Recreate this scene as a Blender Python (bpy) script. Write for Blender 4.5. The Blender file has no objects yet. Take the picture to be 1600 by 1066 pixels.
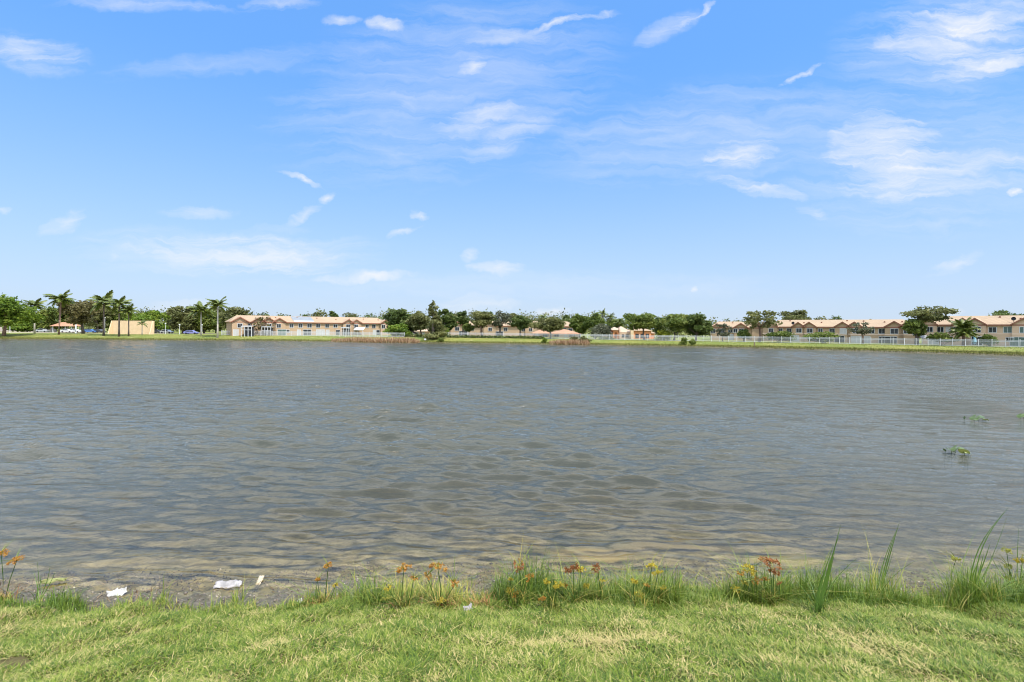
import bpy, math, random
import numpy as np
from mathutils import Vector, Matrix

S = bpy.context.scene
C = S.collection
R = math.radians
rng = np.random.default_rng(7)

# ------------------------------------------------------------------ camera
CAMZ = 4.2; FPX = 800.0; H0 = 513.2; ROLL = 0.0069     # photo pixels: focal length, horizon row at the middle column
cam_d = bpy.data.cameras.new('camera'); cam = bpy.data.objects.new('camera', cam_d); C.objects.link(cam)
cam.location = (0, 0, CAMZ); cam.rotation_euler = (R(90), -ROLL, 0)
cam_d.lens = 18.0; cam_d.sensor_width = 36.0
cam_d.shift_y = -(533 - H0) / 1600.0
cam_d.clip_start = 0.05; cam_d.clip_end = 9000
S.camera = cam
S.cycles.use_denoising = True; S.cycles.denoiser = 'OPENIMAGEDENOISE'; S.cycles.denoising_input_passes = 'RGB_ALBEDO_NORMAL'; S.cycles.denoising_prefilter = 'ACCURATE'; S.cycles.filter_width = 1.05; S.cycles.max_bounces = 8; S.cycles.sample_clamp_indirect = 6; S.cycles.sample_clamp_direct = 5; S.cycles.use_adaptive_sampling = False
S.view_settings.view_transform = 'Standard'; S.view_settings.look = 'None'
S.view_settings.exposure = 0.66; S.view_settings.gamma = 1.0

def ray(px, py):
    a = (px - 800) / FPX; b = (H0 - py) / FPX
    return (a - ROLL * b, 1.0, ROLL * a + b)
def P(px, py, Y):
    d = ray(px, py); return Vector((d[0] * Y, Y, CAMZ + d[2] * Y))

# ------------------------------------------------------------------ node helpers
class N:
    """tiny node-graph writer"""
    def __init__(s, tree): s.t = tree; s.n = tree.nodes; s.l = tree.links
    def new(s, typ, **kw):
        n = s.n.new(typ)
        for k, v in kw.items(): setattr(n, k, v)
        return n
    def put(s, sock, v):
        if hasattr(v, 'is_output') or isinstance(v, bpy.types.NodeSocket): s.l.new(v, sock)
        else:
            if isinstance(v, (tuple, list)) and sock.type == 'RGBA' and len(v) == 3: v = (*v, 1)
            sock.default_value = v
    def math(s, op, a, b=None, c=None, clamp=False):
        n = s.new('ShaderNodeMath', operation=op, use_clamp=clamp)
        for i, v in enumerate((a, b, c)):
            if v is not None: s.put(n.inputs[i], v)
        return n.outputs[0]
    def mix(s, f, a, b, blend='MIX'):
        n = s.new('ShaderNodeMix', data_type='RGBA', blend_type=blend)
        s.put(n.inputs[0], f); s.put(n.inputs[6], a); s.put(n.inputs[7], b)
        return n.outputs[2]
    def noise(s, vec, scale, detail=4, rough=.5, dist=0., dim='3D'):
        n = s.new('ShaderNodeTexNoise', noise_dimensions=dim)
        if vec is not None: s.put(n.inputs['Vector'], vec)
        n.inputs['Scale'].default_value = scale; n.inputs['Detail'].default_value = detail
        n.inputs['Roughness'].default_value = rough; n.inputs['Distortion'].default_value = dist
        return n.outputs[0]
    def rng(s, v, a, b, lo=0., hi=1., smooth=False):
        n = s.new('ShaderNodeMapRange'); n.interpolation_type = 'SMOOTHSTEP' if smooth else 'LINEAR'
        s.put(n.inputs[0], v)
        for i, x in enumerate((a, b, lo, hi)): s.put(n.inputs[i + 1], x)
        return n.outputs[0]
    def mapping(s, vec, scale=(1, 1, 1), rot=(0, 0, 0), loc=(0, 0, 0)):
        n = s.new('ShaderNodeMapping'); s.put(n.inputs[0], vec)
        n.inputs['Scale'].default_value = scale; n.inputs['Rotation'].default_value = rot; n.inputs['Location'].default_value = loc
        return n.outputs[0]
    def comb(s, x, y, z):
        n = s.new('ShaderNodeCombineXYZ')
        for i, v in enumerate((x, y, z)): s.put(n.inputs[i], v)
        return n.outputs[0]

# ------------------------------------------------------------------ world: Nishita sky with thin cirrus, and the sun
SUN_EL, SUN_AZ = 58.0, 132.0                 # azimuth clockwise from +Y: behind the camera, to the right
az = R(SUN_AZ); el = R(SUN_EL)
to_sun = Vector((math.sin(az) * math.cos(el), math.cos(az) * math.cos(el), math.sin(el)))
W = bpy.data.worlds.new('World'); S.world = W; W.use_nodes = True
g = N(W.node_tree); g.n.clear()
sky = g.new('ShaderNodeTexSky', sky_type='NISHITA'); sky.sun_disc = False
sky.sun_elevation = el; sky.sun_rotation = az; sky.air_density = 1.0; sky.dust_density = 0.6; sky.ozone_density = 2.2
tc = g.new('ShaderNodeTexCoord').outputs['Generated']
sep = g.new('ShaderNodeSeparateXYZ'); g.put(sep.inputs[0], tc)
dx, dy, dz = sep.outputs
elev = g.math('MAXIMUM', dz, 0.0)
skyc = g.mix(1.0, sky.outputs[0], (1.16, 1.46, 1.92), 'MULTIPLY')
hs = g.new('ShaderNodeHueSaturation'); hs.inputs['Saturation'].default_value = 1.08
g.put(hs.inputs['Color'], skyc); skyc = g.mix(.65, hs.outputs[0], (1.28, 3.2, 6.9))
# cloud shapes on the sky vault, in direction tangents (x/y, z/y) of the half of the sky ahead
ysafe = g.math('MAXIMUM', dy, 0.05)
u = g.math('DIVIDE', dx, ysafe); v = g.math('DIVIDE', dz, ysafe)
uv = g.comb(u, v, 0.0)
wn = g.new('ShaderNodeTexNoise'); g.put(wn.inputs['Vector'], uv); wn.inputs['Scale'].default_value = 9; wn.inputs['Detail'].default_value = 5
wv = g.new('ShaderNodeVectorMath', operation='MULTIPLY_ADD'); g.put(wv.inputs[0], wn.outputs['Color'])
wv.inputs[1].default_value = (.085, .045, 0); wv.inputs[2].default_value = (0, 0, 0)
off = g.new('ShaderNodeVectorMath', operation='ADD'); g.put(off.inputs[0], uv); g.put(off.inputs[1], wv.outputs[0])
ctr = g.new('ShaderNodeVectorMath', operation='SUBTRACT'); g.put(ctr.inputs[0], off.outputs[0]); ctr.inputs[1].default_value = (.0425, .0225, 0)
wn2 = g.new('ShaderNodeTexNoise'); g.put(wn2.inputs['Vector'], uv); wn2.inputs['Scale'].default_value = 42; wn2.inputs['Detail'].default_value = 5
wv2 = g.new('ShaderNodeVectorMath', operation='MULTIPLY_ADD'); g.put(wv2.inputs[0], wn2.outputs['Color'])
wv2.inputs[1].default_value = (.03, .018, 0); wv2.inputs[2].default_value = (-.015, -.009, 0)
ad2 = g.new('ShaderNodeVectorMath', operation='ADD'); g.put(ad2.inputs[0], ctr.outputs[0]); g.put(ad2.inputs[1], wv2.outputs[0])
cuv = ad2.outputs[0]
CL = [  # photo column, row, half width, half height, tilt (deg, + = right end down), strength, streak set
 (1395,248,112,58,12,1.,0),(1490,268,130,30,-6,.55,0),(1345,215,50,28,10,.5,0),(1400,300,48,14,-8,.55,0),
 (1490,50,130,36,-9,.95,0),(1545,98,90,18,-13,.85,0),(1550,22,90,22,-9,.6,0),(1390,68,45,14,-10,.4,0),
 (1162,240,62,18,-8,.9,0),(1185,293,78,9,9,.62,0),(1080,200,230,34,-5,.30,0),
 (745,184,80,26,-8,.55,0),(790,212,80,22,-22,.5,0),(640,160,60,34,-10,.32,0),(690,130,130,60,-12,.22,0),(732,104,30,12,-15,.6,0),
 (601,43,30,11,16,.75,1),(536,34,26,10,-8,.5,1),(880,38,78,5,-12,.8,1),(790,62,80,16,-8,.45,0),(1085,22,55,5,-32,.7,1),
 (1040,45,50,14,-30,.35,0),(1255,118,42,4.5,-26,.65,1),(50,82,75,24,9,.5,0),(90,72,25,7,20,.3,0),(230,8,120,10,0,.35,0),(430,6,60,7,0,.4,0),
 (375,398,165,24,2,1.,0),(385,396,150,17,2,.9,1),(300,407,60,12,-8,.55,1),(575,431,75,8,-2,.9,1),(471,279,36,4.5,20,.9,1),(508,308,16,7,-30,.7,1),(470,335,40,7,-36,.45,1),
 (104,348,36,13,-28,.5,1),(656,338,22,6,17,.85,1),(636,364,28,5,-26,.5,1),(310,333,50,9,-3,.32,0),(770,422,50,9,0,.7,1),(731,402,17,9,-20,.4,0),
 (858,486,32,7,-14,.6,1),(745,474,60,12,-5,.4,0),(1090,454,6,4,0,.8,1),(1492,410,46,9,-16,.4,0),(1460,352,26,12,0,.22,0),
 (1586,296,12,5,-10,.8,1),(1275,328,28,7,8,.4,0),(1500,300,30,6,-5,.3,0),(10,331,18,5,0,.4,1),(185,404,14,4,0,.3,1),(440,362,40,8,0,.18,0),
 (350,100,180,14,-6,.20,0),(700,140,250,105,-14,.26,0),(1150,205,300,62,-6,.25,0),(1450,250,200,90,-4,.26,0),(1500,60,170,70,-10,.34,0),(350,395,230,30,0,.3,0),(1490,487,26,6,-6,.5,1),(300,482,60,12,0,.4,0),(820,445,400,16,0,.16,0)]
fib_a = g.noise(g.mapping(cuv, (5, 40, 1), (0, 0, R(10))), 1.0, 8, .62, .5)
fib_b = g.noise(g.mapping(cuv, (11, 38, 1), (0, 0, R(12)), (3, 1, 0)), 1.0, 7, .6, .4)
acc = None
for (px, py, hw, hh, tilt, st, kind) in CL:
    if st <= 0: continue
    st = min(1, st * 1.3)
    d = ray(px, py)
    m = g.new('ShaderNodeMapping', vector_type='TEXTURE'); g.put(m.inputs[0], cuv)
    m.inputs['Location'].default_value = (d[0], d[2], 0); m.inputs['Rotation'].default_value = (0, 0, R(-tilt))
    m.inputs['Scale'].default_value = (1.35 * hw / FPX, 1.6 * hh / FPX, 1)
    ln = g.new('ShaderNodeVectorMath', operation='LENGTH'); g.put(ln.inputs[0], m.outputs[0])
    body = g.math('SUBTRACT', 1.0, ln.outputs['Value'])               # 1 in the middle, 0 at the rim
    fb = fib_b if kind else fib_a
    a = g.math('MULTIPLY_ADD', fb, 3.0 if kind else 4.2, g.math('MULTIPLY_ADD', body, 1.5, -1.72 if kind else -2.08))
    a = g.math('MULTIPLY', g.rng(a, 0.0, 1.9 if kind else 2.2, 0, 1.1), g.rng(body, 0.0, 0.35, 0, 1, True))
    a = g.math('MULTIPLY', a, st)
    acc = a if acc is None else g.math('MAXIMUM', acc, a)
ahead = g.rng(dy, 0.1, 0.3)
acc = g.math('MULTIPLY', acc, ahead)
# bright unseen cloud layer, added above the view to lighten ripple reflections and fill
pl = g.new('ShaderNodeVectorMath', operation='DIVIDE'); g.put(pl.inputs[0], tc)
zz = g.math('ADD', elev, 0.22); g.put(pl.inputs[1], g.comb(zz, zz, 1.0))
added_veil = g.noise(g.mapping(pl.outputs[0], (1.0, 1.7, 0), (0, 0, R(20))), 2.6, 6, .55, .8)
added_veil = g.rng(added_veil, .36, .56, 0.45, 1, True)
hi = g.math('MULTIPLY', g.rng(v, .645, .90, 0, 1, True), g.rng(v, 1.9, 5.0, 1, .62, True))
added_veil = g.math('MULTIPLY', added_veil, hi)
low = g.rng(elev, 0.0, 0.46, 0.96, 0.0)                                  # pale air near the horizon
low = g.math('POWER', low, 1.7)
skyc = g.mix(low, skyc, (4.35, 5.1, 5.95))
skyc = g.mix(g.math('MULTIPLY', acc, 0.97), skyc, (6.1, 6.3, 6.55))
skyc = g.mix(g.math('MULTIPLY', added_veil, 0.92), skyc, (17.5, 19.6, 22.6))
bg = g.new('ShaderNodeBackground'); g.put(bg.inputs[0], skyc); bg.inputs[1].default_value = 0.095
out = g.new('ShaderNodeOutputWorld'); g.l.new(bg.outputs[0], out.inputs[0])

sd = bpy.data.lights.new('sun', 'SUN'); sun = bpy.data.objects.new('sun', sd); C.objects.link(sun)
sd.energy = 4.1; sd.angle = R(0.53); sd.color = (1.0, 0.955, 0.88)
sun.rotation_euler = to_sun.to_track_quat('Z', 'Y').to_euler(); sun.location = (60, -60, 90)

# ------------------------------------------------------------------ object helpers
def link(o, parent=None):
    C.objects.link(o)
    if parent is not None: o.parent = parent
    return o
def tag(o, label=None, cat=None, group=None, kind=None):
    if label: o['label'] = label
    if cat: o['category'] = cat
    if group: o['group'] = group
    if kind: o['kind'] = kind
    return o
def thing(name, label, cat, loc=(0, 0, 0), rz=0., group=None):
    o = bpy.data.objects.new(name, None); o.empty_display_size = .3
    o.location = loc; o.rotation_euler = (0, 0, rz); link(o)
    return tag(o, label, cat, group)
def raw(name, V, faces, mat, smooth=False, attrs=None):
    """faces: list of (n,k) int arrays"""
    V = np.asarray(V, np.float32).reshape(-1, 3); me = bpy.data.meshes.new(name)
    faces = [np.asarray(f, np.int32) for f in faces if len(f)]
    me.vertices.add(len(V)); me.vertices.foreach_set('co', V.ravel())
    tot = np.concatenate([np.full(len(f), f.shape[1], np.int32) for f in faces])
    loops = np.concatenate([f.ravel() for f in faces])
    me.loops.add(len(loops)); me.loops.foreach_set('vertex_index', loops)
    me.polygons.add(len(tot)); st = np.concatenate([[0], np.cumsum(tot)[:-1]]).astype(np.int32)
    me.polygons.foreach_set('loop_start', st); me.polygons.foreach_set('loop_total', tot)
    if smooth: me.polygons.foreach_set('use_smooth', np.ones(len(tot), bool))
    for k, a in (attrs or {}).items():
        at = me.attributes.new(k, 'FLOAT', 'POINT'); at.data.foreach_set('value', np.asarray(a, np.float32))
    me.update(calc_edges=True)
    if mat: me.materials.append(mat)
    return me
def mesh_obj(name, V, faces, mat, parent=None, smooth=False, attrs=None):
    return link(bpy.data.objects.new(name, raw(name, V, faces, mat, smooth, attrs)), parent)
class MB:
    """collects solids; build() links them as one mesh object"""
    def __init__(s): s.v = []; s.f = []; s.n = 0
    def add(s, V, F):
        s.v += [tuple(p) for p in V]; s.f += [[i + s.n for i in f] for f in F]; s.n += len(V); return s
    def box(s, x0, x1, y0, y1, z0, z1):
        V = [(x, y, z) for z in (z0, z1) for y in (y0, y1) for x in (x0, x1)]
        return s.add(V, [(0, 2, 3, 1), (4, 5, 7, 6), (0, 1, 5, 4), (2, 6, 7, 3), (0, 4, 6, 2), (1, 3, 7, 5)])
    def slab(s, poly, t):
        """polygon thickened downwards by t"""
        n = len(poly); V = [tuple(p) for p in poly] + [(p[0], p[1], p[2] - t) for p in poly]
        F = [tuple(range(n)), tuple(range(2 * n - 1, n - 1, -1))] + [(i, i + n, (i + 1) % n + n, (i + 1) % n) for i in range(n)]
        return s.add(V, F)
    def prism_y(s, poly, y0, y1):
        """polygon in xz, extruded along y"""
        n = len(poly); V = [(x, y0, z) for x, z in poly] + [(x, y1, z) for x, z in poly]
        F = [tuple(range(n)), tuple(range(2 * n - 1, n - 1, -1))] + [(i, i + n, (i + 1) % n + n, (i + 1) % n) for i in range(n)]
        return s.add(V, F)
    def tube(s, pts, rad, k=6, cap=True):
        pts = [Vector(p) for p in pts]; m = len(pts); V = []
        rad = rad if isinstance(rad, (list, tuple)) else [rad] * m
        for i, p in enumerate(pts):
            t = (pts[min(i + 1, m - 1)] - pts[max(i - 1, 0)]).normalized()
            a = t.cross(Vector((0, 0, 1)));
            if a.length < .05: a = t.cross(Vector((1, 0, 0)))
            a.normalize(); b = t.cross(a)
            for j in range(k):
                q = 2 * math.pi * j / k; V.append(p + (a * math.cos(q) + b * math.sin(q)) * rad[i])
        F = [(i * k + j, i * k + (j + 1) % k, (i + 1) * k + (j + 1) % k, (i + 1) * k + j) for i in range(m - 1) for j in range(k)]
        if cap: F += [tuple(range(k))[::-1], tuple(range((m - 1) * k, m * k))]
        return s.add(V, F)
    def mesh(s, name, mat, smooth=False):
        me = bpy.data.meshes.new(name); me.from_pydata(s.v, [], s.f)
        if smooth: me.polygons.foreach_set('use_smooth', np.ones(len(s.f), bool))
        me.materials.append(mat); me.update(); return me
    def build(s, name, mat, parent=None, smooth=False):
        return link(bpy.data.objects.new(name, s.mesh(name, mat, smooth)), parent)
def copy_tree(o, parent=None):
    c = o.copy(); link(c)
    if parent is not None: c.parent = parent
    for ch in o.children: copy_tree(ch, c)
    return c

# ------------------------------------------------------------------ materials
def mat(name, col, rough=.7, var=.25, scale=3., bump=0., spec=.3, metal=0., streak=None):
    m = bpy.data.materials.new(name); m.use_nodes = True; q = N(m.node_tree); b = q.n['Principled BSDF']
    co = q.new('ShaderNodeTexCoord').outputs['Object']
    vec = q.mapping(co, streak) if streak else co
    n = q.noise(vec, scale, 5, .6)
    c = q.mix(n, tuple(x * (1 - var) for x in col), tuple(min(1, x * (1 + var)) for x in col))
    q.put(b.inputs['Base Color'], c); b.inputs['Roughness'].default_value = rough
    b.inputs['Specular IOR Level'].default_value = spec; b.inputs['Metallic'].default_value = metal
    if bump:
        bp = q.new('ShaderNodeBump'); bp.inputs['Strength'].default_value = bump; q.put(bp.inputs['Height'], n); q.put(b.inputs['Normal'], bp.outputs[0])
    return m
def leafmat(name, c0, c1, c2, trans=.38, rough=.55, spec=.25):
    """foliage: per-leaf 'tint' attribute picks between three leaf colours"""
    m = bpy.data.materials.new(name); m.use_nodes = True; q = N(m.node_tree); b = q.n['Principled BSDF']
    at = q.new('ShaderNodeAttribute', attribute_name='tint').outputs['Fac']
    r = q.new('ShaderNodeValToRGB'); q.put(r.inputs[0], at); e = r.color_ramp.elements
    e[0].color = (*c0, 1); e[1].color = (*c2, 1); x = e.new(.5); x.color = (*c1, 1)
    q.put(b.inputs['Base Color'], r.outputs[0]); b.inputs['Roughness'].default_value = rough; b.inputs['Specular IOR Level'].default_value = spec
    tr = q.new('ShaderNodeBsdfTranslucent'); q.put(tr.inputs[0], r.outputs[0])
    mx = q.new('ShaderNodeMixShader'); mx.inputs[0].default_value = trans
    q.l.new(b.outputs[0], mx.inputs[1]); q.l.new(tr.outputs[0], mx.inputs[2]); q.l.new(mx.outputs[0], q.n['Material Output'].inputs[0])
    return m
M = {}
M['leaf_dark'] = leafmat('leaf_dark', (0.040, 0.062, 0.014), (0.078, 0.112, 0.025), (0.140, 0.168, 0.043))
M['leaf_mid'] = leafmat('leaf_mid', (0.056, 0.086, 0.016), (0.118, 0.157, 0.028), (0.206, 0.230, 0.051))
M['leaf_olive'] = leafmat('leaf_olive', (0.067, 0.073, 0.023), (0.125, 0.134, 0.042), (0.209, 0.204, 0.072))
M['leaf_bright'] = leafmat('leaf_bright', (0.048, 0.088, 0.010), (0.117, 0.185, 0.017), (0.225, 0.274, 0.035))
M['leaf_yellow'] = leafmat('leaf_yellow', (.090, .120, .012), (.220, .240, .020), (.340, .340, .040))
M['leaf_grey'] = leafmat('leaf_grey', (0.056, 0.064, 0.036), (0.100, 0.108, 0.061), (0.160, 0.160, 0.094))
M['leaf_brown'] = leafmat('leaf_brown', (0.060, 0.055, 0.019), (0.120, 0.105, 0.036), (0.200, 0.170, 0.068))
M['palm_leaf'] = leafmat('palm_leaf', (0.043, 0.069, 0.011), (0.093, 0.127, 0.019), (0.187, 0.196, 0.038), .2, .45, .35)
M['bark'] = mat('bark', (.11, .085, .065), .9, .45, 2.5, .3)
M['bark_pale'] = mat('bark_pale', (.40, .36, .30), .85, .3, 1.2, .2)
M['bark_brown'] = mat('bark_brown', (.17, .105, .07), .9, .4, 2., .3)
M['stucco'] = mat('stucco', (.36, .25, .155), .9, .12, .6)
M['stucco_pale'] = mat('stucco_pale', (.49, .345, .235), .9, .10, .6)
M['stucco_orange'] = mat('stucco_orange', (.66, .27, .12), .9, .12, .6)
M['stucco_cream'] = mat('stucco_cream', (.60, .44, .265), .9, .22, .9)
M['band'] = mat('band', (.60, .44, .33), .85, .08, 1)
M['fascia'] = mat('fascia', (.22, .09, .055), .7, .2, 1)
M['white'] = mat('white_paint', (.50, .50, .49), .5, .05, 1)
M['offwhite'] = mat('weathered_white', (.62, .62, .60), .7, .12, 1.5)
M['glass'] = mat('dark_glass', (.022, .026, .030), .08, .3, .8, 0, .6)
M['blind'] = mat('white_blind', (.38, .37, .35), .6, .1, 2)
M['curtain_green'] = mat('green_glass', (.06, .10, .085), .1, .2, 1, 0, .6)
M['metal'] = mat('grey_metal', (.24, .24, .24), .7, .15, 2, 0, .3, 0)
M['dark'] = mat('dark_metal', (.04, .04, .045), .5, .2, 2)
M['tarp'] = mat('blue_grey_tarp', (.17, .185, .20), .6, .25, 1.2)
M['canvas'] = mat('white_canvas', (.80, .79, .76), .8, .05, 1)
M['blue'] = mat('pale_blue_cloth', (.25, .50, .62), .7, .1, 2)
M['rubber'] = mat('rubber', (.02, .02, .02), .8, .2, 5)
M['wood'] = mat('weathered_wood', (.20, .14, .09), .85, .3, 4)
M['pinkwall'] = mat('pinkish_wall', (.42, .34, .30), .9, .18, .25)
M['asphalt'] = mat('tan_pavement', (.40, .33, .25), .9, .2, .4)
def roofmat(name, col):
    m = bpy.data.materials.new(name); m.use_nodes = True; q = N(m.node_tree); b = q.n['Principled BSDF']
    co = q.new('ShaderNodeTexCoord').outputs['Object']
    n1 = q.noise(co, .35, 5, .6); n2 = q.noise(q.mapping(co, (3.2, 1.2, 1.2)), 2., 3, .6)
    w = q.new('ShaderNodeTexWave', wave_type='BANDS', bands_direction='X'); q.put(w.inputs[0], co); w.inputs['Scale'].default_value = 1.6; w.inputs['Distortion'].default_value = .6
    w2 = q.new('ShaderNodeTexWave', wave_type='BANDS', bands_direction='Z'); q.put(w2.inputs[0], co); w2.inputs['Scale'].default_value = 2.2; w2.inputs['Distortion'].default_value = .4
    c = q.mix(n1, tuple(x * .72 for x in col), tuple(min(1, x * 1.22) for x in col))
    c = q.mix(q.math('MULTIPLY', n2, .5), c, (col[0] * .62, col[1] * .52, col[2] * .5))
    q.put(b.inputs['Base Color'], c); b.inputs['Roughness'].default_value = .85
    h = q.math('ADD', w.outputs['Fac'], q.math('MULTIPLY', w2.outputs['Fac'], .6))
    bp = q.new('ShaderNodeBump'); bp.inputs['Strength'].default_value = .5; bp.inputs['Distance'].default_value = .06; q.put(bp.inputs['Height'], h); q.put(b.inputs['Normal'], bp.outputs[0])
    return m
M['roof'] = roofmat('tan_tile', (.34, .245, .15))
M['roof_red'] = roofmat('red_tile', (.40, .215, .125))
M['roof_pale'] = roofmat('pale_tile', (.45, .33, .23))

# ------------------------------------------------------------------ lake outline and terrain
FAR = [(-60, 531), (0, 530.3), (100, 531), (200, 531.8), (300, 532.4), (400, 533), (500, 534), (600, 535.6), (700, 536.6), (800, 537.6), (900, 539),
       (1000, 540.7), (1100, 542.5), (1200, 544.5), (1300, 547.2), (1400, 550), (1500, 553), (1600, 556.2), (1680, 559)]
far_pts = []
for px, py in FAR:
    d = ray(px, py); Y = CAMZ / -d[2]; far_pts.append((d[0] * Y, Y))
def shoreY(px): return float(np.interp(px, [p[0] for p in FAR], [p[1] for p in far_pts]))
NEAR = [(-70, 9.5), (-40, 8.6), (-20, 8.3), (-9, 8.2), (-6.5, 8.45), (-4.5, 8.35), (-3, 8.75), (-1.2, 8.65), (.2, 8.95), (1.6, 8.85), (2.6, 9.2), (4, 9.05), (5.2, 8.8), (6.5, 8.55), (8, 8.75), (10, 8.6), (20, 8.9), (45, 9.2), (75, 14), (96, 34), (103, 62)]
LAKE = np.array(NEAR + far_pts[::-1] + [(-200, 140), (-225, 100), (-200, 45), (-120, 14)], float)
def sdf(x, y):
    """metres to the shoreline: + on land, - in the lake"""
    x = np.asarray(x, float); y = np.asarray(y, float); d = np.full(x.shape, 1e9); ins = np.zeros(x.shape, bool)
    n = len(LAKE)
    for i in range(n):
        ax, ay = LAKE[i]; bx, by = LAKE[(i + 1) % n]; ex, ey = bx - ax, by - ay
        t = np.clip(((x - ax) * ex + (y - ay) * ey) / (ex * ex + ey * ey), 0, 1)
        d = np.minimum(d, (x - ax - t * ex) ** 2 + (y - ay - t * ey) ** 2)
        if ey != 0: ins ^= ((ay > y) != (by > y)) & (x < ex * (y - ay) / ey + ax)
    d = np.sqrt(d)
    return np.where(ins, -d, d)
def sm(t): t = np.clip(t, 0, 1); return t * t * (3 - 2 * t)
def terrain(x, y):
    x = np.asarray(x, float); y = np.asarray(y, float); s = sdf(x, y)
    wig = .10 * np.sin(2.1 * x + .7 * y) + .07 * np.sin(4.7 * x + 1.1) + .05 * np.sin(9.1 * x - 3 * y) + .10 * np.sin(.9 * x + 2)
    near = 1 - sm((y - 26) / 20)
    s = s + (wig - .30) * near
    zn = np.where(s < .85, .17 * s, .1445 + .29 * (s - .85)); zn = zn + .07 * sm((s - .80) / .25)
    zn = np.where(zn > 2.1, 2.1 + .5 * (1 - np.exp(-(zn - 2.1) / .5)), zn)
    zn = zn + np.where(s > .9, .018 * np.sin(3.1 * x + 1.7 * y) + .014 * np.sin(6.3 * x - 4 * y) + .012 * np.sin(11 * y + 5 * x), .016 * np.sin(13 * x + 2 * np.sin(3 * y)) * np.sin(11 * y + 1.3 * x) + .012 * np.sin(29 * x + 7 * y) * np.sin(23 * y - 5 * x) + .014 * np.sin(5.3 * x + 4 * y))
    zb = np.interp(x, [-60, 0, 40, 70], [1.38, 1.3, 1.05, 1.0])
    zf = np.where(s < 1.0, .30 * s, .30 + (zb - .30) * sm((s - 1.0) / 13))
    z = zn * near + zf * (1 - near)
    zu = np.maximum(-.010 + .155 * s, -1.9) + np.where(s > -1.6, .016 * np.sin(13 * x + 2 * np.sin(3 * y)) * np.sin(11 * y + 1.3 * x) + .014 * np.sin(5.3 * x + 4 * y), 0) * near
    return np.where(s < 0, zu, z)
def gz(x, y): return float(terrain(np.array([x]), np.array([y]))[0])
_Y = np.concatenate([np.arange(3, 14, .02), np.arange(14, 260, .3)])
def ground_at(px, py):
    """where the line of sight meets the ground"""
    d = ray(px, py); z = CAMZ + d[2] * _Y; t = np.maximum(terrain(d[0] * _Y, _Y), 0)
    i = int(np.argmax(z <= t)); return Vector((d[0] * _Y[i], _Y[i], float(t[i])))

def polar(radii, angs):
    """ring grid about the photographer's spot, angles clockwise from +Y"""
    X = np.outer(radii, np.sin(angs)); Yy = np.outer(radii, np.cos(angs))
    n, m = X.shape; I = np.arange(n * m).reshape(n, m)
    J = np.roll(I, -1, axis=1)
    F = np.stack([I[:-1], I[1:], J[1:], J[:-1]], -1).reshape(-1, 4)[:, ::-1]
    return X.ravel(), Yy.ravel(), F, I
def logr(a, b, q):
    n = int(math.log(b / a) / math.log(1 + q)); return list(a * (b / a) ** (np.arange(n) / n))
aa = np.concatenate([np.arange(-58, 58, .28), np.arange(58, 302, 2.5)]) * math.pi / 180
rr = np.array(logr(.6, 22, .008) + logr(22, 82, .02) + logr(82, 225, .007) + logr(225, 6000, .05) + [6000])
X, Yv, F, I = polar(rr, aa)
Z = terrain(X, Yv)
nv = len(X); V = np.stack([X, Yv, Z], -1)
V = np.vstack([V, [[0, 0, gz(0, 0)]]]); fan = np.stack([I[0], np.roll(I[0], -1), np.full(len(aa), nv)], -1)

gm = bpy.data.materials.new('ground'); gm.use_nodes = True; q = N(gm.node_tree); b = q.n['Principled BSDF']
pos = q.new('ShaderNodeNewGeometry').outputs['Position']; sp = q.new('ShaderNodeSeparateXYZ'); q.put(sp.inputs[0], pos)
x_, y_, z_ = sp.outputs
nA = q.noise(pos, .5, 6, .6); nB = q.noise(pos, 4., 6, .65); nC = q.noise(pos, 22., 5, .7); nD = q.noise(pos, .09, 4, .55)
grass = q.mix(q.rng(nB, .35, .68), (.085, .125, .022), (.165, .180, .044))
grass = q.mix(q.rng(nD, .40, .66, 0, .8, True), grass, (.185, .180, .042))
grass = q.mix(q.rng(nA, .54, .70, 0, .55, True), grass, (.36, .29, .14))
bankb = q.math('MULTIPLY', q.rng(z_, .75, .30, 0, .75, True), q.rng(y_, 26, 46))       # wilder olive growth low on the far bank
grass = q.mix(bankb, grass, (.145, .130, .030))
soil = q.mix(q.rng(nC, .3, .7), (.020, .018, .012), (.17, .145, .10)); soil = q.mix(q.rng(nB, .5, .62, 0, .75), soil, (.055, .052, .024)); soil = q.mix(q.rng(nA, .52, .68, 0, .7), soil, (.10, .065, .045))
bed = q.mix(q.rng(nB, .35, .65), (.08, .070, .034), (.40, .33, .16)); bed = q.mix(q.rng(nC, .55, .7, 0, .7), bed, (.030, .028, .022))
bed = q.mix(q.rng(nA, .45, .7, 0, .7), bed, (.14, .14, .06))
def patch(cx, cy, rx, ry):
    a = q.math('DIVIDE', q.math('SUBTRACT', x_, cx), rx); c = q.math('DIVIDE', q.math('SUBTRACT', y_, cy), ry)
    r = q.math('SQRT', q.math('ADD', q.math('MULTIPLY', a, a), q.math('MULTIPLY', c, c)))
    return q.rng(q.math('ADD', r, q.math('MULTIPLY_ADD', nB, .9, -.45)), 1.15, .7, 0, 1, True)
bed = q.mix(patch(1.65, 10.1, .95, .42), bed, (.36, .275, .105))
bed = q.mix(patch(5.3, 9.75, .8, .5), bed, (.30, .25, .07))
bed = q.mix(patch(3.6, 10.6, 1.4, .5), bed, (.24, .19, .085))
zj = q.math('MULTIPLY_ADD', nB, .10, q.math('ADD', z_, -.05))
c = q.mix(q.rng(zj, -.02, .03), bed, soil)
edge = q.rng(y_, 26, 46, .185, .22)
grass = q.mix(q.rng(y_, 16, 11), grass, q.mix(nC, (.035, .035, .012), (.15, .12, .05)))          # thatch between the near blades
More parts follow.
